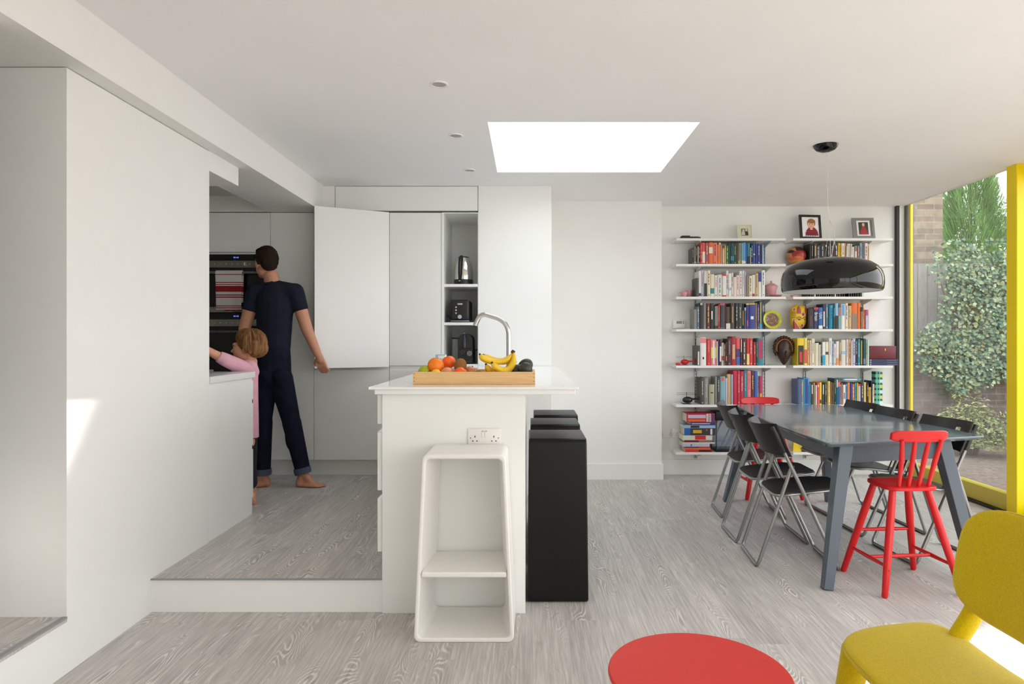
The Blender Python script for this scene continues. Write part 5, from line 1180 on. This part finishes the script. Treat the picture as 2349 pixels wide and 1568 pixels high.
# ================================================================ ROUND RED TABLE
t = thing('round_side_table', 'low round red side table at the bottom of the photo', 'side table', (.415, 1.625, 0))
RT = mat('matt coral red', (214, 58, 50), .55, spec=.3)
b = MB(); b.lathe([(0, .436), (.216, .436), (.2195, .439), (.2205, .443), (.2195, .447), (.217, .450), (0, .450)], (.415, 1.625, 0), RT, 96); b.build('tabletop', t)
for a in (.3, .3 + 2 * PI / 3, .3 + 4 * PI / 3):
    b = MB(); b.tube([(.415 + .10 * math.cos(a), 1.625 + .10 * math.sin(a), .436), (.415 + .19 * math.cos(a), 1.625 + .19 * math.sin(a), 0)], [.014, .010], RT, 12); b.build('leg', t)

# ================================================================ YELLOW FELT CHAIR
def felt_material():
    m = mat('mustard felt', (206, 180, 8), .95, spec=.1, var=.10, scale=230, bump=.3, sheen=.25)
    n = m.node_tree.nodes; l = m.node_tree.links; b = n['Principled BSDF']
    src = b.inputs['Base Color'].links[0].from_socket
    no = n.new('ShaderNodeTexNoise'); no.inputs['Scale'].default_value = 420; no.inputs['Detail'].default_value = 6; no.inputs['Roughness'].default_value = .8; t = n.new('ShaderNodeTexCoord'); l.new(t.outputs['Object'], no.inputs['Vector'])
    n2 = n.new('ShaderNodeTexNoise'); n2.inputs['Scale'].default_value = 60; n2.inputs['Detail'].default_value = 3; l.new(t.outputs['Object'], n2.inputs['Vector'])
    k = math_node(n, l, 'MULTIPLY', math_node(n, l, 'GREATER_THAN', no.outputs['Fac'], .565), math_node(n, l, 'MULTIPLY', n2.outputs['Fac'], .75))
    mx = n.new('ShaderNodeMix'); mx.data_type = 'RGBA'; l.new(k, mx.inputs['Factor']); l.new(src, mx.inputs['A']); mx.inputs['B'].default_value = lin((128, 104, 4)) + (1,); l.new(mx.outputs['Result'], b.inputs['Base Color'])
    return m
FELT = felt_material()
t = thing('felt_chair', 'mustard yellow felt chair with separate rounded seat and backrest', 'chair', (1.15, 1.70, 0))
cxs, cys = 1.055, 1.725
def seatf(u, v):
    # u: towards the back (+X), v: towards the far side (+Y)
    x = cxs + u * .180; y = cys + v * .235 + .02 * u; z = .405 + .022 * v * v * v * v * 0 + .018 * (abs(v) ** 2.2) * (.4 + .6 * u) - .012 * math.exp(-((u + 1) ** 2) * 4) - .006 * (1 - v * v)
    return Vector((x, y, z)), Vector((0, 0, 1))
b = MB(); e = b.pad(seatf, .040, FELT, n=32, rings=9, sup=4.2, edge=.45); s_ = b.build('seat', t)
b = MB(); b.ring([p + Vector((0, 0, 0)) for p in e], .0042, FELT, 8); b.build('piping', s_)
def backf(u, v):
    # u along the width (far = +1), v up
    y = 1.706 + u * .234; z = .640 + v * .150 - .0 * u; x = 1.275 + v * .030 - .035 * (u * u) + .012
    nrm = Vector((-1, .25 * u, .12)).normalized(); return Vector((x, y, z)), nrm
b = MB(); e = b.pad(backf, .034, FELT, n=32, rings=9, sup=3.7, edge=.45); k_ = b.build('backrest', t)
b = MB(); b.ring(e, .0042, FELT, 8); b.build('piping', k_)
FELT2 = FELT
for q, yy in ((1, 1.885), (-1, 1.545)):
    b = MB(); b.tube(fillet([(1.300, yy - .02 * q, .62), (1.255, yy, .48), (1.20, yy + .01 * q, .385), (1.215, yy + .03 * q, .20), (1.285, yy + .05 * q, .0)], .10, 6), [.020] * 21 + [.017] * 0 if False else .020, FELT2, 20, flat=1.5); b.build('rear_frame', t)
    b = MB(); b.tube([(.93, yy, .385), (.90, yy + .02 * q, .20), (.875, yy + .035 * q, .0)], [.034, .026, .016], FELT2, 20, flat=1.3); b.build('front_leg', t)
    b = MB(); b.tube([(.93, yy - .01 * q, .374), (1.20, yy - .01 * q, .374)], .014, FELT2, 14); b.build('side_rail', t)
# ================================================================ THE MAN (seen from behind, stepping left, one hand on the open door)
V = Vector
SHIRT = mat('navy cotton', (30, 33, 46), .9, spec=.15, var=.12, scale=25, bump=.3); JEAN = mat('dark indigo denim', (24, 27, 42), .9, spec=.12, var=.18, scale=45, stretch=(1, 1, .25), bump=.3); CUFF = mat('pale denim cuff', (74, 84, 104), .9, var=.15, scale=80)
HAIRD = mat('short dark brown hair', (40, 28, 22), .85, spec=.15, var=.35, scale=160, stretch=(1, 1, .3), bump=.6)
YM_ = 5.0
def P(x, y, Y=YM_, dy=0.0): return U(x, y, Y) + V((0, dy, 0))
man = thing('person', 'barefoot person in navy t-shirt and dark jeans walking left, hand on the open cupboard door', 'person', tuple(V((UX(650, 5.0), 5.0, S1))))
hd = P(610, 606); hip = P(625, 852)
Rl = Matrix.Rotation(.0, 3, 'Z')
sh = []
# head, turned to the left and down a little
sh += [('e', hd + V((.012, 0, .035)), (.088, .078, .098)), ('e', hd + V((-.020, 0, -.030)), (.066, .062, .075)), ('e', hd + V((-.062, 0, -.075)), (.028, .034, .026)), ('e', hd + V((-.095, 0, -.012)), (.022, .011, .016)), ('c', hd + V((-.082, 0, .025)), .012, hd + V((-.106, 0, -.020)), .010),
       ('e', hd + V((-.084, 0, -.048)), (.014, .022, .008)), ('e', hd + V((-.080, -.026, .022)), (.012, .016, .007)), ('e', hd + V((.008, -.072, -.006)), (.020, .009, .030))]
HR = Matrix.Rotation(-.80, 3, 'Z')
def hrot(e):
    if e[0] == 'c': return ('c', hd + HR @ (e[1] - hd), e[2], hd + HR @ (e[3] - hd), e[4])
    return ('e', hd + HR @ (e[1] - hd), e[2], HR)
sh = [hrot(e) for e in sh]
neck0, neck1 = P(621, 632), P(630, 665); sh += [('c', neck0, .054, neck1, .062)]
# trunk
shL, shR = P(585, 669), P(677, 669); ch = P(631, 700)
sh += [('c', shL + V((.02, 0, 0)), .060, shR + V((-.02, 0, 0)), .060), ('k', P(631, 690), .122, P(629, 790), .104, .74), ('k', P(628, 800), .108, P(627, 850), .120, .76), ('c', P(625, 652), .042, shL, .050), ('c', P(625, 652), .042, shR, .050)]
# left arm forward, right arm reaching back to the door
eL, wL = P(561, 752), P(556, 815, 4.86); eR, wR = P(704, 755, 5.02), P(729, 812, 5.04)
sh += [('c', shL, .056, eL, .043), ('c', eL, .042, wL, .030), ('c', shR, .056, eR, .043), ('c', eR, .043, wR, .030)]
def hand(w0, d, side, curl, palm_n, s_=1.0):
    """palm, four unequal bent fingers, thumb from the side; d = direction of the hand, palm_n = way the palm faces"""
    d = d.normalized(); n_ = (palm_n - d * palm_n.dot(d)).normalized(); a = d.cross(n_).normalized() * side; out = []
    out += [('c', w0, .027 * s_, w0 + d * .035 * s_, .026 * s_)]
    for k in range(4): out.append(('c', w0 + d * .015 * s_ + a * (.018 - .012 * k) * s_, .013 * s_, w0 + d * .085 * s_ + a * (.030 - .020 * k) * s_, .0125 * s_))
    L = (.068, .078, .072, .056)
    for k in range(4):
        p0 = w0 + d * .088 * s_ + a * (.030 - .020 * k) * s_; l = L[k] * s_; q = curl * (1 + .06 * k)
        dd = d * math.cos(q * .5) + n_ * math.sin(q * .5); p1 = p0 + dd * l * .44; d2 = d * math.cos(q) + n_ * math.sin(q); p2 = p1 + d2 * l * .32; d3 = d * math.cos(q * 1.5) + n_ * math.sin(q * 1.5); p3 = p2 + d3 * l * .26
        out += [('c', p0, .0098 * s_, p1, .0088 * s_), ('c', p1, .0088 * s_, p2, .0080 * s_), ('c', p2, .0080 * s_, p3, .0070 * s_)]
    t0 = w0 + d * .022 * s_ + a * .026 * s_; t1 = t0 + (d * .55 + a * .75 + n_ * .25).normalized() * .040 * s_; t2 = t1 + (d * .85 + a * .25 + n_ * .5).normalized() * .034 * s_
    out += [('c', t0, .0145 * s_, t1, .0115 * s_), ('c', t1, .0110 * s_, t2, .0085 * s_)]
    return out
sh += hand(wR + V((.010, 0, -.012)), P(740, 850, 5.06) - wR, -1, .75, V((.25, 1, -.1)))
sh += hand(wL, P(552, 850, 4.80) - wL, 1, .6, V((.9, .2, 0)))
# legs
kL, aL = P(603, 966, 5.0), P(603, 1086, 5.0); kR, aR = P(669, 968, 5.0), P(695, 1083, 5.0); hL, hR = P(609, 868), P(644, 868)
sh += [('c', hL, .082, kL, .056), ('c', kL, .062, aL, .038), ('c', hR, .082, kR, .056), ('c', kR, .062, aR, .038), ('e', kL.lerp(aL, .28) + V((0, -.01, 0)), (.058, .062, .12)), ('e', kR.lerp(aR, .28) + V((0, -.01, 0)), (.058, .062, .12))]
def foot(an, d, side, toes=True, s_=1.0, floor=S1):
    d = V((d[0], d[1], 0)).normalized(); a = V((-d.y, d.x, 0)) * side; h = V((an.x, an.y, floor)); out = []
    out += [('c', an, .036 * s_, h - d * .030 * s_ + V((0, 0, .032 * s_)), .034 * s_), ('c', an + V((0, 0, -.005)), .036 * s_, h + d * .085 * s_ + V((0, 0, .030 * s_)), .026 * s_), ('c', h - d * .028 * s_ + V((0, 0, .028 * s_)), .028 * s_, h + d * .125 * s_ + V((0, 0, .020 * s_)), .019 * s_),
            ('c', h + a * .012 * s_ + V((0, 0, .026 * s_)), .024 * s_, h + d * .13 * s_ + a * .020 * s_ + V((0, 0, .020 * s_)), .018 * s_), ('c', h - a * .012 * s_ + V((0, 0, .022 * s_)), .021 * s_, h + d * .11 * s_ - a * .026 * s_ + V((0, 0, .017 * s_)), .016 * s_)]
    for k in range(5):
        o_ = a * (.030 - .0145 * k) * s_; L = (.180, .176, .168, .158, .146)[k] * s_; r = (.0135, .0100, .0095, .0090, .0085)[k] * s_
        out.append(('c', h + d * .120 * s_ + o_ + V((0, 0, .017 * s_)), r * 1.05, h + d * (L - .006) + o_ + V((0, 0, r)), r))
    return out
sh += foot(aR + V((0, 0, -.002)), (1, -.12), 1, s_=.9) + foot(aL, (-1, -.35), 1, s_=.9)
body = blob('body', sh, SKIN, man, voxel=.0055, smooth=5)
# clothes
off = .010
ts = [('f', P(631, 688), .138, P(628, 802), .122, .78), ('c', shL + V((.02, 0, -.003)), .068, shR + V((-.02, 0, -.003)), .068), ('c', P(625, 656), .052, shL, .062), ('c', P(625, 656), .052, shR, .062), ('f', P(629, 668), .068, P(623, 647), .062),
      ('f', shL, .066, shL.lerp(eL, .52), .057), ('f', shR, .066, shR.lerp(eR, .50), .058)]
shirt = blob('t_shirt', ts, SHIRT, man, voxel=.008, smooth=4)
js = [('k', P(628, 802), .122, P(627, 852), .132, .82), ('c', hL, .092, kL, .064), ('f', kL, .070, aL + V((0, 0, .010)), .056), ('c', hR, .090, kR, .066), ('f', kR, .070, aR + V((0, 0, .010)), .056), ('e', kL.lerp(aL, .28) + V((0, -.01, 0)), (.066, .070, .12)), ('e', kR.lerp(aR, .28) + V((0, -.01, 0)), (.066, .070, .12)),
      ('c', P(606, 880, 4.95), .05, P(612, 862, 4.93), .06), ('c', P(646, 880, 4.95), .05, P(644, 862, 4.93), .06)]
jeans = blob('jeans', js, JEAN, man, voxel=.008, smooth=4)
for a_k, an in ((kL, aL), (kR, aR)):
    d = (an - a_k).normalized(); c = V((an.x, an.y, an.z)) - d * .01; M = d.to_track_quat('-Z', 'Y').to_matrix()
    b = MB(); b.lathe([(.052, -.016), (.060, -.018), (.0635, .0), (.062, .026), (.056, .028), (.050, .0), (.052, -.016)], tuple(c), CUFF, 28, M, caps=False); b.build('turn_up', man)
hair = blob('hair', [hrot(e) for e in [('e', hd + V((.020, 0, .050)), (.089, .081, .090)), ('e', hd + V((.056, 0, .005)), (.046, .066, .060)), ('e', hd + V((-.038, 0, .096)), (.052, .060, .036)), ('c', hd + V((.03, -.062, .01)), .020, hd + V((.02, -.066, .05)), .024), ('c', hd + V((.03, .062, .01)), .020, hd + V((.02, .066, .05)), .024)]], HAIRD, man, voxel=.005, smooth=2)
dsp = hair.modifiers.new('d', 'DISPLACE'); tx = bpy.data.textures.new('hairtex', 'CLOUDS'); tx.noise_scale = .02; dsp.texture = tx; dsp.strength = .008; dsp.mid_level = .5

# ================================================================ THE CHILD (leaning over the worktop, face to the left)
CS = mat('child skin', (218, 160, 128), .5, spec=.35, scale=14, var=.05); PKS = mat('pink jersey cotton', (226, 172, 186), .9, spec=.15, var=.05, scale=30, bump=.2)
YK = 4.44
child = thing('person', 'small child in pink long shirt with brown bowl-cut hair leaning over the left worktop', 'person', (UX(575, YK), YK, S1))
K = lambda x, y, Y=YK: U(x, y, Y)
hc = K(566, 797); s = []
s += [('e', hc + V((.018, .0, .018)), (.082, .076, .088)), ('e', hc + V((-.022, -.004, -.020)), (.066, .062, .066)), ('e', hc + V((-.036, -.004, -.062)), (.030, .034, .022)), ('e', hc + V((-.040, -.035, -.034)), (.030, .022, .028)),
      ('c', hc + V((-.078, -.008, -.010)), .0075, hc + V((-.094, -.010, -.024)), .0095), ('e', hc + V((-.070, -.008, -.046)), (.012, .018, .0055)), ('e', hc + V((-.068, -.008, -.054)), (.011, .015, .0055)), ('e', hc + V((-.070, -.010, .020)), (.014, .036, .016)), ('e', hc + V((.012, -.070, -.022)), (.014, .008, .020))]
neck = K(580, 822); s += [('c', hc + V((.012, 0, -.050)), .032, neck + V((-.005, 0, -.02)), .034)]
cs_ = K(577, 850); s += [('c', K(558, 854), .040, K(572, 853), .038), ('k', K(562, 874, 4.42), .072, K(560, 1010, 4.42), .078, .86)]
# arm reaching left across the top, resting on it
e1, w1_ = K(515, 824, 4.16), K(473, 802, 4.10)
s += [('c', K(562, 846, 4.38), .040, e1, .031), ('c', e1, .031, w1_, .024)] + hand(w1_, V((-1, -.05, .25)), 1, .5, V((0, -.2, -1)), .72)
e2 = K(577, 912, 4.45); w2_ = K(545, 960, 4.40); s += [('c', K(576, 858), .034, e2, .028), ('c', e2, .028, w2_, .022)] + hand(w2_, V((-.3, -.2, -1)), 1, .5, V((-1, 0, 0)), .72)
kl, al = K(556, 1072, 4.43), K(562, 1128, 4.50); kr, ar = K(570, 1075, 4.47), K(579, 1128, 4.565)
s += [('c', K(552, 1010, 4.40), .054, kl, .040), ('c', kl, .042, al, .028), ('c', K(566, 1010, 4.42), .054, kr, .040), ('c', kr, .042, ar, .028)]
s += foot(V((ar.x, ar.y, S1 + .06)), (.3, -.9), 1, s_=.72) + foot(V((al.x, al.y, S1 + .06)), (-.9, -.2), -1, s_=.72)
blob('body', s, CS, child, voxel=.0045, smooth=4)
sl = e1.lerp(w1_, .12)
ps = [('c', K(558, 854), .050, K(574, 853), .048), ('f', K(562, 872, 4.42), .084, K(560, 1003, 4.42), .094, .86), ('c', K(562, 846, 4.38), .052, e1, .042), ('f', e1, .042, e1.lerp(w1_, .34), .036), ('c', K(577, 858), .044, e2, .036), ('f', e2, .038, e2.lerp(w2_, .8), .034), ('f', K(571, 848), .054, K(575, 824), .042), ('c', K(573, 834), .042, K(580, 852), .042)]
ps_ = blob('pink_shirt', ps, PKS, child, voxel=.006, smooth=4)
blob('trousers', [('c', K(552, 985, 4.40), .074, kl, .052), ('c', kl, .052, kl.lerp(al, .6), .044), ('c', K(566, 985, 4.42), .070, kr, .052), ('c', kr, .052, kr.lerp(ar, .6), .044)], mat('child dark leggings', (30, 32, 42), .9), child, voxel=.007, smooth=3)
HB = mat('light brown hair', (122, 84, 46), .6, spec=.3, var=.55, scale=36, stretch=(1.5, 1.5, .22), bump=.5)
hb = hc + V((.030, 0, .030))
hh = blob('hair', [('e', hb + V((.002, 0, 0)), (.092, .088, .088)), ('e', hb + V((.040, 0, -.035)), (.070, .078, .064)), ('c', hb + V((-.066, -.030, .048)), .026, hb + V((-.078, -.030, .022)), .014), ('c', hb + V((-.066, .020, .048)), .026, hb + V((-.078, .02, .022)), .014),
           ('c', hb + V((-.014, -.066, .03)), .026, hb + V((-.010, -.074, -.030)), .014), ('c', hb + V((.018, -.074, .0)), .024, hb + V((.020, -.076, -.062)), .012), ('c', hb + V((.05, -.066, .0)), .028, hb + V((.052, -.066, -.072)), .014), ('c', hb + V((.02, .07, .0)), .026, hb + V((.02, .07, -.07)), .014), ('c', hb + V((.080, -.02, .0)), .028, hb + V((.072, -.02, -.074)), .018)], HB, child, voxel=.0045, smooth=3)
rn = random.Random(3); b = MB()
for k in range(150):       # separate locks lying over the mop
    a = rn.uniform(0, 2 * PI); top = hb + V((-.01, 0, .086)); pts = []
    reach = .46 + rn.uniform(0, .05) if math.cos(a) < -.45 else .70 if math.cos(a) < -.1 else rn.uniform(.86, 1.06)
    for j in range(8):
        ph = .15 + j / 7 * (PI * .62) * reach; rr = 1.03 + .02 * math.sin(j + k); pts.append(hb + V((math.sin(ph) * math.cos(a) * .101 * rr - .006, math.sin(ph) * math.sin(a) * .094 * rr, math.cos(ph) * .095 * rr - (.012 if j > 5 else 0))))
        a += rn.uniform(-.05, .07)
    b.tube(pts, [.003, .0055, .0065, .007, .0065, .006, .0045, .0015], HB, 5)
b.build('hair_locks', child)
b = MB(); WE = mat('eye white', (226, 220, 214), .25); IR = mat('dark iris', (44, 30, 22), .2); LP = mat('lips', (190, 106, 96), .45); BRW = mat('eyebrow', (110, 76, 46), .8)
for q in (-.0475, .028):
    c = hc + V((-.0555 if q < 0 else -.060, q, -.002)); R_e = Matrix.Rotation(.55 if q < 0 else -.45, 3, 'Z'); b.ell(c, (.0052, .0095, .0042), WE, 12, 8, R_e); b.ell(c + R_e @ V((-.0026, 0, 0)), (.0034, .0052, .0044), IR, 10, 8, R_e)
b.build('eyes', child)
b = MB(); b.ell(hc + V((-.0775, -.008, -.0495)), (.0050, .0145, .0045), LP, 12, 8); b.build('lips', child)
b = MB(); b.tube([hc + V((-.060, -.055, .014)), hc + V((-.0715, -.044, .019)), hc + V((-.080, -.028, .017))], .0026, BRW, 6); b.build('eyebrow', child)
# the man's face parts (turned away to the left)
b = MB()
for q in (-.030, .030):
    c = hd + HR @ V((-.082, q, .004)); b.ell(c, (.009, .011, .0065), WE, 12, 8, HR); b.ell(c + HR @ V((-.006, 0, 0)), (.004, .0052, .0052), IR, 10, 8, HR)
b.build('eyes', man)
b = MB(); b.ell(hd + HR @ V((-.092, 0, -.050)), (.007, .020, .007), LP, 12, 8, HR); b.build('lips', man)
# ================================================================ GARDEN BEYOND THE GLASS
o = struct(MB().box(3.60, 16.0, -6.0, 22.0, -.10, -.03, mat('garden soil and gravel', (104, 90, 78), .95, var=.55, scale=26, bump=1.0)), 'ground')
struct(MB().box(-12, 3.60, -14.0, -2.22, -.10, -.03, mat('pale paving', (176, 172, 164), .8, var=.08, scale=4)), 'ground_patio')
struct(MB().box(3.60, 4.35, -6.0, 4.6, -.03, -.012, mat('pale paving', (176, 172, 164))), 'ground_paving')
BRK = brick_material('brown purple brick', (84, 63, 58), (104, 82, 74), (112, 103, 95), .225, .078)
STK = brick_material('yellow stock brick', (134, 114, 84), (104, 84, 60), (130, 121, 104), .225, .078)
t = thing('garden_retaining_wall', 'low purple-brown brick garden wall with stone coping under the ivy', 'garden wall', (5.6, 8.2, -.03))
MB().box(4.3, 8.6, 8.15, 8.40, -.03, .98, BRK).build('brickwork', t); MB().rbox(4.28, 8.6, 8.11, 8.42, .98, 1.035, .008, mat('slate coping', (104, 104, 108), .8, var=.2, scale=20), 1).build('coping', t)
b = MB(); 
for k in range(34):
    x = 4.30 + k * .125; b.box(x, x + .118, 8.44, 8.458, 1.0, 2.22, mat('weathered fence boards', (138, 134, 128), .9, var=.25, scale=30, stretch=(4, 1, .3)))
b.box(4.3, 8.55, 8.458, 8.50, 1.3, 1.37, mat('weathered fence boards', (138, 134, 128))); b.box(4.3, 8.55, 8.458, 8.50, 1.95, 2.02, mat('weathered fence boards', (138, 134, 128)))
o = b.build('timber_fence'); tag(o, 'grey weathered timber fence behind the ivy above the brick wall', 'fence')
b = MB(); b.box(4.0, 5.35, 8.62, 8.86, -.03, 4.6, STK); o = b.build('brick_gable'); tag(o, 'tall yellow stock brick wall rising behind the fence at the left', 'wall')
def leaves(name, lab, cat, n, place, size, cols, seed, parent=None, grp=None, aspect=.75):
    rn = random.Random(seed); b = MB(); ms = [mat('leaf ' + str(c), c, .5, spec=.35, var=.12, scale=6) for c in cols]
    for i in range(n):
        p, up = place(rn); s_ = size * rn.uniform(.6, 1.3); a = rn.uniform(-PI, PI)
        nrm = (V(up) + V((rn.gauss(0, .45), rn.gauss(0, .45), rn.gauss(0, .45)))).normalized(); u = nrm.cross(V((math.cos(a), math.sin(a), .3))).normalized(); v = nrm.cross(u)
        P_ = [p - v * s_ * .5, p + u * s_ * .5 * aspect - v * s_ * .10 + nrm * s_ * .06, p + u * s_ * .28 * aspect + v * s_ * .22, p + v * s_ * .62 - nrm * s_ * .10, p - u * s_ * .28 * aspect + v * s_ * .22, p - u * s_ * .5 * aspect - v * s_ * .10 + nrm * s_ * .06]
        b.add(P_, [(0, 1, 2, 3), (0, 3, 4, 5)], rn.choice(ms))
    o = b.build(name, parent)
    if parent is None: tag(o, lab, cat, grp)
    return o
def clump(rn, cs):
    c = rn.choice(cs); return c
rc_ = random.Random(11); IV = []
for k in range(62):
    x = rc_.uniform(4.75, 7.2); z = rc_.uniform(1.05, 2.25)
    if x < 5.3 and z > 1.75 and not (5.1 < x): continue
    if x < 5.05 and z > 1.3: continue
    IV.append((x, z, rc_.uniform(.12, .30)))
IV += [(5.35, .82, .16), (5.15, .72, .10), (5.45, .9, .18), (5.0, 1.12, .22), (4.85, 1.1, .2), (5.8, .86, .12)]
def ivy(rn):
    x, z, r = rn.choice(IV); a = rn.uniform(0, 2 * PI); q = r * math.sqrt(rn.random()) * 1.2
    return V((x + q * math.cos(a), 8.06 - rn.random() ** 1.5 * .16, z + q * math.sin(a))), (0, -1, .35)
t = thing('ivy', 'dense variegated ivy covering the fence and spilling over the brick wall', 'ivy', (5.8, 8.1, .6))
leaves('foliage', '', '', 15500, ivy, .043, [(92, 116, 84), (120, 142, 108), (70, 96, 72), (146, 160, 124), (82, 108, 92), (128, 132, 84)], 2, t, aspect=1.0)
b = MB()
for k in range(40):
    x, z, r = rc_.choice(IV); b.tube([(x, 8.09, max(.3, z - .5)), (x + rc_.uniform(-.15, .15), 8.07, z - .2), (x + rc_.uniform(-.3, .3), 8.08, z + .2)], .006, mat('ivy stem', (84, 66, 48), .9), 5)
b.build('stems', t)
def bush(cx, cy, rx, ry, h, n, lab, cols, seed, sz=.045, name='garden_shrub'):
    t = thing(name, lab, 'shrub', (cx, cy, -.03))
    def pl(rn):
        a = rn.uniform(0, 2 * PI); ph = math.acos(rn.uniform(-.1, 1)); r = rn.uniform(.6, 1.0) * (1 + .18 * math.sin(3 * a + seed) + .12 * math.sin(7 * ph))
        d = V((math.sin(ph) * math.cos(a), math.sin(ph) * math.sin(a), math.cos(ph))); return V((cx + d.x * rx * r, cy + d.y * ry * r, h * .18 + d.z * h * .8 * r)), (d.x, d.y, d.z + .3)
    leaves('foliage', '', '', n, pl, sz, cols, seed, t, aspect=.5)
    b = MB(); rn = random.Random(seed)
    for k in range(14): a = rn.uniform(0, 2 * PI); b.tube([(cx + .04 * math.cos(a), cy + .04 * math.sin(a), -.03), (cx + rx * .35 * math.cos(a), cy + ry * .35 * math.sin(a), h * .4), (cx + rx * .75 * math.cos(a), cy + ry * .75 * math.sin(a), h * .75)], [.009, .006, .003], mat('ivy stem', (84, 66, 48)), 5)
    b.build('stems', t)
GR = [(112, 128, 78), (140, 150, 92), (92, 108, 66), (160, 160, 112), (124, 132, 84)]
bush(4.95, 7.45, .38, .36, .62, 2300, 'bushy olive-green shrub in the bed nearest the dining table', GR, 5)
bush(5.62, 6.95, .34, .32, .85, 2300, 'taller yellow-green shrub at the right of the bed', [(150, 152, 84), (120, 132, 72), (170, 166, 104), (108, 122, 70)], 6)
bush(4.36, 7.85, .15, .15, .36, 900, 'small shrub at the left foot of the brick wall', GR, 8)
# conifer behind the fence
t = thing('conifer', 'feathery bright green conifer rising behind the fence', 'tree', (6.62, 10.0, -.03))
def con(rn):
    z = 2.1 + 3.4 * rn.random() ** 1.3; r = max(.07, .52 * (1 - (z - 2.1) / 3.6)) ; a = rn.uniform(0, 2 * PI); q = r * math.sqrt(rn.uniform(.25, 1)) * (1 + .25 * math.sin(5 * a + z * 4))
    return V((6.62 + q * math.cos(a), 10.0 + q * math.sin(a), z)), (math.cos(a), math.sin(a), .2)
rn = random.Random(4); b = MB(); cms = [mat('needle ' + str(c), c, .6, var=.15, scale=5) for c in ((92, 136, 62), (118, 160, 78), (72, 112, 54), (136, 172, 92))]
for k in range(24000):
    p, up = con(rn); d = (V((up[0], up[1], 0)) * .5 + V((rn.gauss(0, .15), rn.gauss(0, .15), 1))).normalized(); s_ = rn.uniform(.07, .15); side = d.cross(V((up[0], up[1], .1))).normalized() * .0045
    q = p + d * s_; f = d.cross(side).normalized() * .005
    b.add([p - side, p + side, q], [(0, 1, 2)], cms[k % 4]); b.add([p - f, p + f, q + V((0, 0, .01))], [(0, 1, 2)], cms[(k + 1) % 4])
b.build('foliage', t); b = MB(); b.tube([(6.62, 10.0, -.03), (6.62, 10.0, 2.0), (6.62, 10.0, 5.3)], [.07, .035, .008], mat('conifer bark', (96, 74, 54), .95, var=.3, scale=20), 10); b.build('trunk', t)
for k, (cx, cy, h, seed) in enumerate(((8.9, 11.5, 3.9, 21), (8.6, 15.5, 5.6, 22))):
    t = thing('garden_tree', ['pale leafy tree in the next garden, right of the conifer', 'larger hazy tree far behind the fence'][k], 'tree', (cx, cy, -.03))
    def tr(rn, cx=cx, cy=cy, h=h):
        a = rn.uniform(0, 2 * PI); ph = math.acos(rn.uniform(-.8, 1)); d = V((math.sin(ph) * math.cos(a), math.sin(ph) * math.sin(a), math.cos(ph))); r = rn.uniform(.5, 1) * h * .34
        return V((cx, cy, h * .66)) + d * r, tuple(d)
    leaves('foliage', '', '', 6000, tr, .085, [(150, 168, 130), (128, 150, 106), (170, 182, 150)], seed, t)
    b = MB(); b.tube([(cx, cy, -.03), (cx, cy, h * .7)], [.10, .05], mat('conifer bark', (96, 74, 54)), 8); b.build('trunk', t)
# added house, unseen, its steep verge shaped to shade the dining end
t = thing('sun_blocker', 'added brick house with a steep roof standing out of view to the right', 'blocker', (12.5, 14.4, 0))
MB().prism([(12.45, -.03), (12.45, 10.79), (12.99, 11.76), (15.24, 15.18), (15.44, 15.47), (16.20, 16.55), (16.4, 16.55), (16.4, -.03)], 12.0, 13.0, STK, 'YZ').build('walls', t)
MB().prism([(12.50, 10.86), (13.0, 11.77), (15.25, 15.19), (16.20, 16.56), (16.38, 16.3), (15.6, 15.0), (13.2, 11.6)], 12.02, 12.98, mat('slate roof', (84, 86, 92), .7), 'YZ').build('roof', t)
